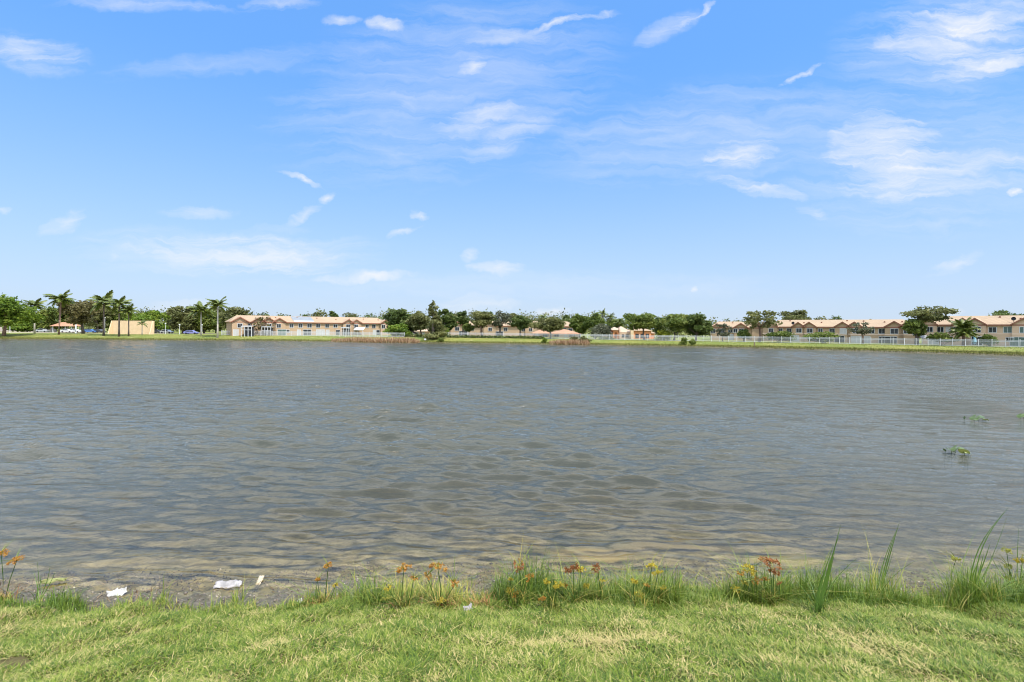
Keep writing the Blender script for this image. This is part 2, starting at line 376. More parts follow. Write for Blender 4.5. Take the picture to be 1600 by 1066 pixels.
c = q.mix(q.rng(q.math('SUBTRACT', zj, edge), -.03, .03), c, grass)
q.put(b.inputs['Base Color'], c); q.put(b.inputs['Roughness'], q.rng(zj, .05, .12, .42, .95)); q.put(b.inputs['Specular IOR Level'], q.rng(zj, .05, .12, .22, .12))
bp = q.new('ShaderNodeBump'); bp.inputs['Strength'].default_value = .8; bp.inputs['Distance'].default_value = .04; q.put(bp.inputs['Height'], q.math('ADD', nC, nB)); q.put(b.inputs['Normal'], bp.outputs[0])
ground = mesh_obj('ground', V, [F, fan], gm, smooth=True)
tag(ground, 'grassy lake bank and bed running out to the horizon', 'ground', kind='structure')

# ------------------------------------------------------------------ water
wr = np.array(logr(6.5, 115, .0042) + logr(115, 330, .012) + [330])
wa = np.concatenate([np.arange(-54, 54, .17), np.arange(54, 306, 4)]) * math.pi / 180
X, Yv, F, I = polar(wr, wa)
rad = np.hypot(X, Yv); cell = rad * .0048
hgt = np.zeros(len(X)); wrg = np.random.default_rng(21)
gust = .72 + .34 * np.sin(.11 * X + .05 * Yv + 1) * np.sin(.07 * Yv - .04 * X + .5) + .22 * np.sin(.31 * X - .12 * Yv) * np.sin(.23 * Yv + 2)
calm = .45 + .55 * sm((Yv - 8.8) / 3.5)                                             # ripples die out over the shallows
for i in range(84):
    lam = .17 * (8.5 ** wrg.random())
    th = R(187 if i % 3 else 172) + wrg.normal() * R(9.5)                            # heading, clockwise from +Y
    k = 2 * math.pi / lam; sl = .080 * math.exp(-math.log(lam / .48) ** 2 / .62)
    px_ = k * (X * math.sin(th) + Yv * math.cos(th)) + wrg.random() * 6.28
    px_ = px_ + .35 * np.sin(.9 * X / lam * wrg.uniform(.12, .3) + wrg.random() * 6) + .4 * np.sin(.8 * Yv / lam * .3 + wrg.random() * 6)
    hgt += np.where(cell * 3.2 < lam, 1., np.clip(2 - cell * 3.2 / lam, 0, 1)) * (sl / k) * np.sin(px_)
gust = gust * (1 - .42 * sm((X - 3) / 16)) * (1 - .3 * sm((-X - 12) / 20))
for i in range(40):                                                                 # longer wind waves out on the lake
    lam = 1.05 * (3.2 ** wrg.random()); th = R(184) + wrg.normal() * R(20); k = 2 * math.pi / lam
    px_ = k * (X * math.sin(th) + Yv * math.cos(th)) + wrg.random() * 6.28 + .8 * np.sin(.35 * k * (X * math.cos(th) - Yv * math.sin(th)) + wrg.random() * 6.28)
    hgt += np.where(cell * 3 < lam, 1., np.clip(2 - cell * 3 / lam, 0, 1)) * (.040 / k) * np.sin(px_) * sm((Yv - 9.5) / 9)
hgt *= gust * calm
depth = np.maximum(0, -terrain(X, Yv))
V = np.stack([X, Yv, hgt * np.clip(depth / .06, .12, 1)], -1)
wm = bpy.data.materials.new('lake_water'); wm.use_nodes = True; q = N(wm.node_tree); q.n.remove(q.n['Principled BSDF'])
pos = q.new('ShaderNodeNewGeometry').outputs['Position']
n1 = q.noise(q.mapping(pos, (1., 2.1, 1), (0, 0, R(-14))), 3.2, 4, .6, .5); n2 = q.noise(q.mapping(pos, (1., 1.9, 1), (0, 0, R(10))), 9., 3, .55, .3)
n3 = q.noise(q.mapping(pos, (.5, 1.1, 1), (0, 0, R(-8))), .9, 4, .6, .4)
cam_d2 = q.new('ShaderNodeVectorMath', operation='LENGTH'); q.put(cam_d2.inputs[0], pos)
rfar = q.rng(cam_d2.outputs['Value'], 9, 42)                                      # waves too fine for the mesh out there
hh = q.math('ADD', q.math('MULTIPLY', n1, q.rng(rfar, 0, 1, .020, .22)), q.math('MULTIPLY', n2, q.rng(rfar, 0, 1, .006, .07)))
hh = q.math('ADD', hh, q.math('MULTIPLY', n3, q.rng(rfar, 0, 1, .0, .75)))
dep = q.new('ShaderNodeAttribute', attribute_name='depth').outputs['Fac']
bp = q.new('ShaderNodeBump'); bp.inputs['Strength'].default_value = 1.0; bp.inputs['Distance'].default_value = .45
q.put(bp.inputs['Height'], q.math('MULTIPLY', hh, q.rng(dep, 0, .3, .3, 1)))
fr = q.new('ShaderNodeFresnel'); fr.inputs[0].default_value = 1.6; q.put(fr.inputs[1], bp.outputs[0])
gl = q.new('ShaderNodeBsdfGlossy'); q.put(gl.inputs['Roughness'], q.rng(rfar, 0, 1, .015, .10)); q.put(gl.inputs['Normal'], bp.outputs[0])
q.put(gl.inputs['Color'], (1.0, .885, .745))
df = q.new('ShaderNodeBsdfDiffuse'); q.put(df.inputs[0], q.mix(q.noise(pos, .05, 3), (.028, .033, .025), (.044, .048, .034)))
tp = q.new('ShaderNodeBsdfTransparent'); q.put(tp.inputs[0], (.95, .93, .82))
murk = q.math('SUBTRACT', 1.0, q.math('POWER', 2.718, q.math('MULTIPLY', dep, -1.25)))
body = q.new('ShaderNodeMixShader'); q.put(body.inputs[0], murk); q.l.new(tp.outputs[0], body.inputs[1]); q.l.new(df.outputs[0], body.inputs[2])
ws = q.new('ShaderNodeMixShader'); q.put(ws.inputs[0], fr.outputs[0]); q.l.new(body.outputs[0], ws.inputs[1]); q.l.new(gl.outputs[0], ws.inputs[2])
q.l.new(ws.outputs[0], q.n['Material Output'].inputs[0])
water = mesh_obj('water', V, [F], wm, smooth=True, attrs={'depth': depth})
tag(water, 'rippled grey lake water between the near lawn and the far bank', 'water', kind='structure')

# ------------------------------------------------------------------ tree builders
def leaf_cards(cen, size, rg, flat=.35):
    """one diamond leaf clump per row of cen"""
    n = len(cen); a = rg.normal(size=(n, 3)); a[:, 2] *= .6; a /= np.linalg.norm(a, axis=1)[:, None]
    b_ = rg.normal(size=(n, 3)); b_ -= (b_ * a).sum(1)[:, None] * a; b_ /= np.linalg.norm(b_, axis=1)[:, None]
    s = (size * rg.uniform(.6, 1.35, n))[:, None]
    V = np.stack([cen - a * s, cen + b_ * s * .52 + a * s * .1, cen + a * s, cen - b_ * s * .52 - a * s * .1], 1).reshape(-1, 3)
    return V, np.arange(4 * n).reshape(n, 4)
def crown_mesh(blobs, n, size, m, rg, hue=0.):
    """blobs: (centre, radii) lumps; leaf clumps crowd towards their shells"""
    w = np.array([r[0] * r[1] + r[0] * r[2] for _, r in blobs]); w /= w.sum(); cs = []; ts = []
    for (c, r), k in zip(blobs, (w * n).astype(int) + 4):
        d = rg.normal(size=(k, 3)); d /= np.linalg.norm(d, axis=1)[:, None]
        rr_ = rg.uniform(.25, 1., k) ** .45 * (1 + .16 * rg.normal(size=k))
        cs.append(np.array(c) + d * rr_[:, None] * np.array(r)); ts.append(np.clip(.5 + hue + .17 * rg.normal() + .2 * rg.normal(size=k), 0, 1))
    cs = np.vstack(cs); V, Fq = leaf_cards(cs, size, rg)
    return raw('crown', V, [Fq], m, attrs={'tint': np.repeat(np.concatenate(ts), 4)})
def tree(name, label, cat, px0, px1, top, bot, base, Y, m='leaf_dark', bark='bark', seed=0, style='broad', group=None, n=None, tx=None, lean=0, leaf=None):
    rg = np.random.default_rng(seed + 100); cx = (px0 + px1) / 2
    p = P(tx if tx is not None else cx, base, Y); z0 = gz(p.x, Y); root = thing(name, label, cat, (p.x, Y, z0), 0, group)
    gx = .11 * (px1 - px0); a = P(px0 - gx, top - 2., Y); c = P(px1 + gx, bot + 1.5, Y); Wd = c.x - a.x; zt = a.z - z0; zb = max(.1, c.z - z0); cxl = (a.x + c.x) / 2 - p.x; Hh = zt - zb
    blobs = []; rw = Wd / 2
    def blob(x, y, z, r, rz): blobs.append(((x, y, z), (r, r, rz)))
    if style == 'spire':
        for i in range(26):
            t = (i + .5) / 26; wdt = rw * (1 - t) ** .75 * (.75 + .4 * rg.random()) + .12; ang = rg.random() * 6.28; k = wdt * .55
            blob(cxl + math.cos(ang) * k, math.sin(ang) * k, zb + t * Hh, max(.25, wdt * .55), Hh * .055)
    else:
        dens = {'broad': 26, 'airy': 30, 'round': 20, 'shrub': 18, 'flat': 26}[style]; k = {'broad': .34, 'airy': .22, 'round': .40, 'shrub': .42, 'flat': .28}[style]
        blobs0 = 0
        while blobs0 < dens:
            x, y, z = rg.uniform(-1, 1, 3); e = x * x + y * y + z * z * (.9 if z > 0 else .75)
            if e > 1.0 or (style == 'airy' and e < .2): continue
            blobs0 += 1; r = rw * k * rg.uniform(.65, 1.15); rz = Hh / 2 * k * rg.uniform(.65, 1.15) * (.9 if style != 'flat' else .7)
            sh = .88 - .5 * k
            zz_ = zb + Hh * (.5 + .5 * z * sh)
            if style == 'shrub': zz_ = zb + Hh * (abs(z) * sh * .85 + .1); 
            blob(cxl + x * rw * sh + lean * z * rw, y * rw * sh, zz_, r, max(rz, .18))
    n = int(1.25 * n) if n else int(min(4600, max(520, 95 * Wd * Hh)))
    if style == 'airy': n = int(n * .62)
    crown = link(bpy.data.objects.new('crown', crown_mesh(blobs, n, leaf or min(.5, .17 + .035 * Hh), M[m], rg)), root)
    # trunk with limbs reaching into the lumps
    tb = MB(); big = max(zt * .035, .06)
    if style == 'shrub':
        for i in range(5):
            bl = blobs[i * 3][0]; tb.tube([(rg.normal() * .08, rg.normal() * .08, -.12), (bl[0] * .4, bl[1] * .4, bl[2] * .5), bl], [.05, .04, .015], 5)
    else:
        fork = zb + Hh * (.85 if style == 'spire' else .12); bend = rg.normal() * .12
        fx = cxl * .45
        tb.tube([(0, 0, -.15), (bend + fx * .3, 0, fork * .45), (fx, bend, fork)], [big * 1.25, big * .95, big * (.3 if style == 'spire' else .8)], 7)
        if style != 'spire':
            for i in range(9 if style == 'airy' else 6):
                bl = blobs[(i * 5) % len(blobs)][0]; md = ((fx + bl[0]) / 2 + rg.normal() * .2, bl[1] * .45, fork + (bl[2] - fork) * .42)
                tb.tube([(fx, bend, fork - .1), md, bl], [big * .55, big * .34, big * .1], 5)
    tb.build('trunk', M[bark], root, True)
    return root
def frond_mesh(L, m, rg, droop=.55, npair=22, wid=.42):
    V = []; F4 = []; T = []
    def at(t): return np.array([L * (t - .12 * droop * t ** 3), 0, L * (.30 * t - droop * t ** 2.1)])
    k = 0
    pts = [at(t) for t in np.linspace(0, 1, 9)]
    for i in range(8):
        w0 = .05 * (1 - i / 9); w1 = .05 * (1 - (i + 1) / 9)
        V += [pts[i] + [0, w0, 0], pts[i] - [0, w0, 0], pts[i + 1] - [0, w1, 0], pts[i + 1] + [0, w1, 0]]; F4.append([k, k + 1, k + 2, k + 3]); T += [.75] * 4; k += 4
    for i in range(npair):
        t = .16 + .82 * i / npair; p = at(t); dr = at(min(1, t + .05)) - p; dr /= np.linalg.norm(dr)
        ll = L * .27 * math.sin(math.pi * (.18 + .78 * t)) * rg.uniform(.85, 1.1)
        for s in (-1, 1):
            tip = p + dr * ll * .55 + np.array([0, s * ll * .72, -ll * rg.uniform(.25, .7)]); w = dr * L * .026
            mid = (p + tip) / 2 + np.array([0, 0, ll * .10])
            V += [p - w, p + w, mid + w * 1.2, mid - w * 1.2, tip]; F4.append([k, k + 1, k + 2, k + 3]); F4.append([k + 3, k + 2, k + 4, k + 4])
            T += [float(np.clip(.5 + .22 * rg.normal(), 0, 1))] * 5; k += 5
    quads = [f for f in F4 if f[2] != f[3]]; tris = [f[:3] for f in F4 if f[2] == f[3]]
    return raw('frond', np.array(V), [np.array(quads), np.array(tris)], m, attrs={'tint': np.array(T)})
FR = [frond_mesh(1.0, M['palm_leaf'], np.random.default_rng(i), d) for i, d in enumerate((.42, .62, .85))]
def palm(label, cx, half, top, hub, base, Y, bark='bark_brown', seed=0, nf=19, lean=0., group='palms'):
    nf = int(nf * 1.3)
    rg = np.random.default_rng(seed + 900); p = P(cx, base, Y); z0 = gz(p.x, Y); root = thing('palm_tree', label, 'palm', (p.x, Y, z0), 0, group)
    zh = P(cx, hub, Y).z - z0; L = half / FPX * Y * 1.32; tr = max(.12, zh * .022)
    tb = MB(); tb.tube([(0, 0, -.2), (lean * .25, 0, zh * .35), (lean * .7, 0, zh * .75), (lean, 0, zh)], [tr * 1.5, tr * 1.05, tr * .95, tr * .75], 8); tb.build('trunk', M[bark], root, True)
    for i in range(nf):
        o = bpy.data.objects.new('frond', FR[i % 3]); link(o, root); ph = 2.4 * i + rg.normal() * .2; up = R(62) - (i / nf) * R(80) + rg.normal() * R(7)
        o.location = (lean, 0, zh); o.rotation_euler = (rg.normal() * .2, -up, ph); s = L * rg.uniform(.85, 1.12); o.scale = (s, s, s)
    return root
# ------------------------------------------------------------------ houses
def row_house(name, label, p0, p1, zg, E, Rz, depth, gables, wins, walls='stucco', roof='roof', low=(), band=None, vents=0, hip=2.2, tarp=None, dish=None, roof_lab=None):
    """p0, p1: ground ends of the front as (x, y), left to right; gables: (t, width, peak z); wins: (t, width, sill, head, pane material)"""
    d = Vector((p1[0] - p0[0], p1[1] - p0[1], 0)); L = d.length; root = thing(name, label, 'row house', (p0[0], p0[1], zg), math.atan2(d.y, d.x), None)
    E -= zg; Rz -= zg; gf = -.55
    w = MB(); w.box(0, L, 0, depth, -.8, E)
    for t, wd, pk in gables:
        x = t * L; pk_ = pk - zg
        w.prism_y([(x - wd / 2 + .25, -.8), (x + wd / 2 - .25, -.8), (x + wd / 2 - .25, E + .02), (x, pk_ - .12), (x - wd / 2 + .25, E + .02)], gf, .05)
    w.build('wall', M[walls], root)
    r = MB(); o = .5; D = depth; yr = D / 2
    fl, fr, bl, br = (-o, -o, E), (L + o, -o, E), (-o, D + o, E), (L + o, D + o, E); rl, rr_ = (hip, yr, Rz), (L - hip, yr, Rz)
    r.slab([fl, fr, rr_, rl], .16); r.slab([br, bl, rl, rr_], .16); r.slab([bl, fl, rl], .16); r.slab([fr, br, rr_], .16)
    fa = MB(); fa.box(-o - .04, L + o + .04, -o - .06, -o + .06, E - .30, E - .02)
    for t, wd, pk in gables:
        x = t * L; pk_ = pk - zg + .06; yp = -o + (pk_ - E) / (Rz - E) * (yr + o); y0 = gf - .45
        a, c, e = x - wd / 2 - .12, x + wd / 2 + .12, E - .02
        r.slab([(a, y0, e), (x, y0, pk_), (x, yp, pk_), (a, -o + .05, e)][::-1], .14); r.slab([(x, y0, pk_), (c, y0, e), (c, -o + .05, e), (x, yp, pk_)][::-1], .14)
        for s, (q0, q1) in enumerate(((a, x), (x, c))):
            z0, z1 = (e, pk_) if s == 0 else (pk_, e)
            fa.prism_y([(q0, z0 - .32), (q1, z1 - .32), (q1, z1 - .03), (q0, z0 - .03)], y0 - .05, y0 + .03)
    ro = r.build('roof', M[roof], root)
    fa.build('fascia', M['fascia'], root)
    rv = np.random.default_rng(int(L * 100))
    for i in range(vents):
        t = (i + .5 + rv.uniform(-.3, .3)) / vents; yy = rv.uniform(.45, .8) * yr; zz = E + (Rz - E) * (yy + o) / (yr + o)
        v_ = MB(); v_.box(t * L - .16, t * L + .16, yy - .16, yy + .16, zz - .1, zz + .28); v_.build('roof_vent', M['fascia'], ro)
    if band is not None:
        bb = MB(); bz = band - zg
        segs = [(0, L, 0.)]
        bb.box(.02, L - .02, -.04, .03, bz - .12, bz + .12)
        for t, wd, pk in gables: bb.box(t * L - wd / 2 + .22, t * L + wd / 2 - .22, gf - .04, gf + .03, bz - .125, bz + .125)
        bb.build('trim_band', M['band'], root)
    def front(x):
        for t, wd, pk in gables:
            if abs(x - t * L) < wd / 2 - .25: return gf
        return 0.
    for t, wd, sl, hd, pm in list(wins) + list(low):
        x = t * L; y = front(x); fm = MB(); s0, s1 = sl - zg, hd - zg; k = .09
        fm.box(x - wd / 2 - k, x - wd / 2, y - .07, y + .02, s0 - k, s1 + k); fm.box(x + wd / 2, x + wd / 2 + k, y - .07, y + .02, s0 - k, s1 + k)
        fm.box(x - wd / 2, x + wd / 2, y - .07, y + .02, s1, s1 + k); fm.box(x - wd / 2, x + wd / 2, y - .10, y + .02, s0 - k, s0); fm.box(x - .03, x + .03, y - .06, y + .02, s0, s1)
        big = (s1 - s0) > 1.6
        f_ = fm.build('patio_door' if big else 'window', M['white'], root)
        pn = MB(); pn.box(x - wd / 2, x - .03, y - .035, y - .012, s0, s1); pn.box(x + .03, x + wd / 2, y - .03, y - .012, s0, s1); pn.build('pane', M[pm], f_)
    if tarp:
        t0, t1, f0, f1, mm = tarp; q_ = lambda t, f: (t * L, -o + f * (yr + o) - .0, E + (Rz - E) * f + .07)
        tb = MB(); tb.slab([q_(t0, f0 + .17), q_(t1, f0 + .17), q_(t1, f1), q_(t0, f1)], .05); tb.build('roof_tarp', M[mm], ro)
        tw = MB(); tw.slab([q_(t0 + .003, f0), q_(t1 - .003, f0), q_(t1 - .003, f0 + .168), q_(t0 + .003, f0 + .168)], .05); tw.build('metal_flashing', M['white'], ro)
    if dish:
        t, f = dish; x = t * L; y = -o + f * (yr + o); z = E + (Rz - E) * f; dd = MB(); dd.tube([(x, y, z), (x, y - .1, z + .45)], .05, 6)
        c = Vector((x, y - .2, z + .75)); n_ = 12; V_ = [c + Vector((0, .12, 0))] + [c + Vector((math.cos(6.283 * i / n_) * .42, -.06, math.sin(6.283 * i / n_) * .42)) for i in range(n_)]
        dd.add(V_, [(0, 1 + i, 1 + (i + 1) % n_) for i in range(n_)] + [(0, 1 + (i + 1) % n_, 1 + i) for i in range(n_)]); dd.build('satellite_dish', M['dark'], root)
    return root, L
def xy(px, Y): d = ray(px, 520); return (d[0] * Y, Y)
def tt(p0, p1, px):
    """fraction along the front p0-p1 seen at photo column px"""
    k = ray(px, 520)[0]; return (k * p0[1] - p0[0]) / ((p1[0] - p0[0]) - k * (p1[1] - p0[1]))
def W(p0, p1, items): return [(tt(p0, p1, px), wd, a, b, m) for px, wd, a, b, m in items]
def G(p0, p1, items): return [(tt(p0, p1, px), wd, pk) for px, wd, pk in items]

# right-hand row (cut by the right edge of the photo)
a0, a1 = xy(1443, 126), xy(1690, 106)
row_house('row_house', 'pink two-storey row house cut by the right photo edge, white window trim', a0, a1, 1.0, 5.85, 7.95, 10,
    G(a0, a1, [(1452.5, 3.4, 7.2), (1505, 4.0, 7.4), (1524, 4.2, 7.35), (1602, 4.6, 7.4)]),
    W(a0, a1, [(1453.5, 1.15, 4.05, 5.2, 'glass'), (1469.5, 1.15, 4.05, 5.2, 'glass'), (1483.5, 1.2, 4.1, 5.2, 'blind'), (1527.5, 1.2, 4.05, 5.25, 'glass'), (1551, 1.2, 4.05, 5.2, 'glass'), (1574.5, 1.3, 4.0, 5.25, 'curtain_green'), (1600, 1.2, 4.0, 5.25, 'curtain_green'), (1640, 1.2, 4.0, 5.25, 'glass')]),
    'stucco_pale', 'roof', W(a0, a1, [(1460, 1.8, 1.1, 3.0, 'blind'), (1484, 1.0, 1.9, 2.9, 'glass'), (1527, 1.8, 1.1, 3.0, 'glass'), (1576, .8, 2.1, 2.9, 'glass'), (1582, .5, 2.1, 2.9, 'glass'), (1592, 2.6, 1.1, 3.0, 'curtain_green')]),
    band=3.72, vents=5, dish=(tt(a0, a1, 1583), .25))
b0, b1 = xy(1197, 150), xy(1426, 128)
row_house('row_house', 'long peach row house with five front gables above the white fence', b0, b1, .95, 5.25, 7.25, 11,
    G(b0, b1, [(1204, 4.4, 6.75), (1248, 3.5, 6.55), (1265, 3.7, 6.6), (1317, 4.0, 6.6), (1335.5, 3.8, 6.6), (1397.5, 4.4, 6.75), (1418, 4.0, 6.6)]),
    W(b0, b1, [(1205.5, 1.1, 3.6, 4.7, 'glass'), (1220, .9, 3.7, 4.7, 'glass'), (1233, 1.1, 3.65, 4.7, 'glass'), (1249, 1.3, 3.6, 4.75, 'glass'), (1266, 1.3, 3.6, 4.75, 'glass'), (1282, 1.0, 3.65, 4.7, 'glass'), (1300, 1.2, 3.6, 4.7, 'glass'), (1318, 1.4, 3.3, 4.75, 'blind'), (1337, 1.1, 3.6, 4.7, 'glass'), (1362, 1.1, 3.6, 4.7, 'glass'), (1378, 1.3, 3.5, 4.7, 'glass'), (1397.5, 1.5, 3.5, 4.75, 'glass'), (1417, 1.1, 3.6, 4.7, 'glass')]),
    'stucco', 'roof', W(b0, b1, [(1242, 2.2, 1.0, 2.75, 'blind'), (1312, 2.2, 1.0, 2.75, 'glass'), (1339, 2.4, 1.0, 2.75, 'blind'), (1355, 1.2, 1.0, 2.75, 'blind'), (1383, 2.4, 1.0, 2.75, 'glass'), (1397, 1.2, 1.0, 2.75, 'glass')]),
    band=3.25, vents=8, dish=(tt(b0, b1, 1239), .12))
c0, c1 = xy(1111, 158), xy(1192, 153)
row_house('row_house', 'peach row house half hidden by the slender grey-green tree', c0, c1, 1.0, 4.95, 6.8, 10,
    G(c0, c1, [(1120, 3.6, 6.1), (1157, 4.2, 6.3), (1185, 4., 6.2)]), W(c0, c1, [(1114, 1.2, 3.2, 4.4, 'glass'), (1128, 1.1, 3.3, 4.4, 'glass'), (1141, 1.1, 3.4, 4.5, 'glass'), (1149, 1., 3.4, 4.5, 'glass'), (1158, 1.2, 3.3, 4.5, 'glass')]),
    'stucco', 'roof', W(c0, c1, [(1145, 2.2, 1.0, 2.8, 'blind')]), vents=3)
# left-hand row with the tarpaulin
f0, f1 = xy(361, 160), xy(606, 190)
row_house('row_house', 'peach row house left of centre with a grey tarp patch on its roof', f0, f1, 1.3, 5.75, 7.85, 11,
    G(f0, f1, [(374.5, 5.0, 7.25), (404, 4.6, 7.15), (419.5, 4.6, 7.15), (436, 4.4, 7.1), (543.5, 4.2, 7.0), (556, 4.2, 7.0), (601, 4.0, 7.0)]),
    W(f0, f1, [(374.5, 1.3, 3.9, 5.1, 'glass'), (388, 1.0, 3.9, 5.0, 'glass'), (420, 1.2, 3.9, 5.1, 'glass'), (435, 1.2, 3.9, 5.1, 'glass'), (455.5, 1.1, 4.0, 5.1, 'glass'), (469.5, 1.2, 4.0, 5.2, 'glass'), (483.5, 1.4, 4.0, 5.2, 'glass'), (497, 1.3, 4.0, 5.2, 'glass'), (511, 1.2, 4.0, 5.2, 'glass'), (524, 1.3, 4.1, 5.1, 'glass'), (543, 1.3, 3.9, 5.2, 'glass'), (555.5, 1.3, 3.9, 5.2, 'glass'), (573.5, 1.1, 4.1, 5.1, 'glass'), (584, 1.3, 4.0, 5.2, 'glass'), (598, 1.3, 3.9, 5.2, 'glass')]),
    'stucco', 'roof', W(f0, f1, [(368, 1.4, 1.35, 3.2, 'blind'), (440, 2.6, 1.35, 3.3, 'curtain_green'), (450, .9, 2.3, 3.2, 'glass'), (467, 1., 1.35, 3.2, 'blind'), (480, 2.6, 1.35, 3.3, 'glass'), (501, 2.8, 1.35, 3.3, 'blind'), (512, 1., 1.35, 3.2, 'blind'), (528, 1.3, 1.35, 3.2, 'glass'), (585, 1., 1.35, 3.2, 'blind'), (593, 2.4, 1.35, 3.2, 'glass')]),
    vents=9, tarp=(tt(f0, f1, 459), tt(f0, f1, 491.5), .06, .93, 'tarp'))
d0, d1 = xy(702, 192), xy(898, 192)
row_house('row_house', 'peach row house in the middle, mostly behind the olive trees', d0, d1, 1.3, 5.15, 6.95, 10,
    G(d0, d1, [(714.5, 5.4, 6.55), (765, 5., 6.5), (830, 5., 6.5)]),
    W(d0, d1, [(714.5, 1.5, 3.2, 4.5, 'glass'), (728, 1.2, 3.3, 4.5, 'glass'), (738, 1.2, 3.3, 4.5, 'glass'), (766, 1.3, 3.2, 4.4, 'glass'), (790, 1.3, 3.2, 4.4, 'glass'), (818, 1.2, 3.2, 4.3, 'glass'), (829, 1.2, 3.2, 4.3, 'glass'), (882.5, 1.2, 3.2, 4.4, 'glass'), (891, 1.3, 3.0, 4.3, 'glass')]),
    'stucco', 'roof', W(d0, d1, [(724, 3., 1.35, 3.0, 'glass'), (780, 3., 1.35, 3.0, 'glass')]), vents=4)
def bungalow(name, label, px0, px1, Y, zg, E, pk, depth, walls, roof, wins, cat='bungalow', arch=None):
    x0, x1 = xy(px0, Y)[0], xy(px1, Y)[0]; L = x1 - x0; root = thing(name, label, cat, (x0, Y, zg)); E -= zg; pk -= zg
    w = MB(); w.box(0, L, 0, depth, -.6, E); w.build('wall', M[walls], root)
    r = MB(); o = .5; h = min(L, depth) / 2
    if L > depth: rl, rr_ = (h, depth / 2, pk), (L - h, depth / 2, pk)
    else: rl, rr_ = (L / 2, h, pk), (L / 2, depth - h + .01, pk)
    fl, fr, bl, br = (-o, -o, E), (L + o, -o, E), (-o, depth + o, E), (L + o, depth + o, E)
    if L > depth: fs = [[fl, fr, rr_, rl], [br, bl, rl, rr_], [bl, fl, rl], [fr, br, rr_]]
    else: fs = [[fl, fr, rl], [br, bl, rr_], [bl, fl, rl, rr_], [fr, br, rr_, rl]]
    for f in fs: r.slab(f, .15)
    r.build('roof', M[roof], root)
    fa = MB(); fa.box(-o, L + o, -o - .05, -o + .03, E - .26, E - .16); fa.build('fascia', M['band'], root)
    for px, wd, s0, s1, m in wins:
        x = xy(px, Y)[0] - x0; f = MB(); s0 -= zg; s1 -= zg
        f.box(x - wd / 2 - .08, x - wd / 2, -.06, .02, s0, s1); f.box(x + wd / 2, x + wd / 2 + .08, -.06, .02, s0, s1); f.box(x - wd / 2 - .08, x + wd / 2 + .08, -.06, .02, s1, s1 + .1); f.box(x - .03, x + .03, -.05, .02, s0, s1)
        ff = f.build('window', M['white'], root); pn = MB(); pn.box(x - wd / 2, x - .03, -.03, -.01, s0, s1); pn.box(x + .03, x + wd / 2, -.03, -.01, s0, s1); pn.build('pane', M[m], ff)
    return root
bungalow('bungalow', 'low house with a reddish hip roof right of the middle oak', 862, 906, 174, 1.2, 2.55, 4.0, 9, 'stucco_pale', 'roof_red', [(870, 1.6, 1.5, 2.3, 'glass'), (884, 1.2, 1.4, 2.3, 'blind'), (894, 2.0, 1.5, 2.3, 'glass')])
bungalow('bungalow', 'low hip-roofed house behind the trunk of the middle oak', 834, 858, 176, 1.2, 2.6, 3.9, 8, 'stucco_pale', 'roof_red', [(840, 1.2, 1.4, 2.3, 'blind'), (852, 1.6, 1.4, 2.3, 'curtain_green')])
bungalow('bungalow', 'low pink house glimpsed between trunks left of the spire tree', 636, 692, 182, 1.3, 3.1, 4.3, 9, 'stucco_pale', 'roof_pale', [(645, 1.1, 1.7, 2.8, 'blind'), (651, 1.1, 1.7, 2.8, 'blind'), (661, 1.2, 1.5, 2.9, 'blind'), (681, 1.2, 1.6, 2.8, 'glass')])
# the orange clubhouse: wings, arch and tower in one building
ex = lambda px: xy(px, 165)[0]
cl = thing('clubhouse', 'orange clubhouse with an arched entry and pale tower under dark trees', 'clubhouse', (ex(948), 165, 1.0)); X0 = ex(948)
wx = lambda px: ex(px) - X0
w = MB(); w.box(wx(949), wx(959), 1.0, 9, -.6, 1.9); w.box(wx(967.5), wx(990), 1.0, 10, -.6, 2.2); w.build('wall', M['stucco_pale'], cl)
w = MB(); w.box(wx(990.2), wx(1018), .4, 10, -.6, 2.7); w.box(wx(1019), wx(1024), .9, 5, -.6, 1.9); w.build('orange_wall', M['stucco_orange'], cl)
w = MB(); x0_, x1_ = wx(958.5), wx(967); cx_ = (x0_ + x1_) / 2
arch = [(x0_, -.6), (x0_, 2.9), (x1_, 2.9), (x1_, -.6), (cx_ + .55, -.6)] + [(cx_ + .55 * math.cos(t), 1.6 + .55 * math.sin(t)) for t in np.linspace(0, math.pi, 9)] + [(cx_ - .55, -.6)]
half = [(x0_, -.6), (x0_, 2.9), (cx_, 2.9)] + [(cx_ + .55 * math.cos(t), 1.6 + .55 * math.sin(t)) for t in np.linspace(math.pi / 2, math.pi, 6)] + [(cx_ - .55, -.6)]
w.prism_y(half[::-1], .2, .7); w.prism_y([(2 * cx_ - x, z) for x, z in half], .2, .7); w.box(x0_ + .02, x1_ - .02, 1.6, 6, -.6, 2.85); w.build('entry_arch', M['stucco_orange'], cl)
def hip(mb, x0, x1, y0, y1, e, pk):
    o = .4; x0 -= o; x1 += o; y0 -= o; y1 += o; h = min(x1 - x0, y1 - y0) / 2 * .95; ym = (y0 + y1) / 2; a, c = (x0 + h, ym, pk), (x1 - h, ym, pk)
    for f in ([(x0, y0, e), (x1, y0, e), c, a], [(x1, y1, e), (x0, y1, e), a, c], [(x0, y1, e), (x0, y0, e), a], [(x1, y0, e), (x1, y1, e), c]): mb.slab(f, .14)
r = MB(); hip(r, wx(949), wx(959), 1.0, 9, 1.95, 2.9); hip(r, wx(957.5), wx(968), .2, 6, 2.95, 3.9); hip(r, wx(965), wx(987), 1.6, 10, 2.3, 4.1); r.build('roof', M['roof_pale'], cl)
r = MB(); hip(r, wx(990.5), wx(1018), .4, 10, 2.75, 3.9); hip(r, wx(1019), wx(1024), .9, 5, 1.95, 2.5); r.build('wing_roof', M['roof'], cl)
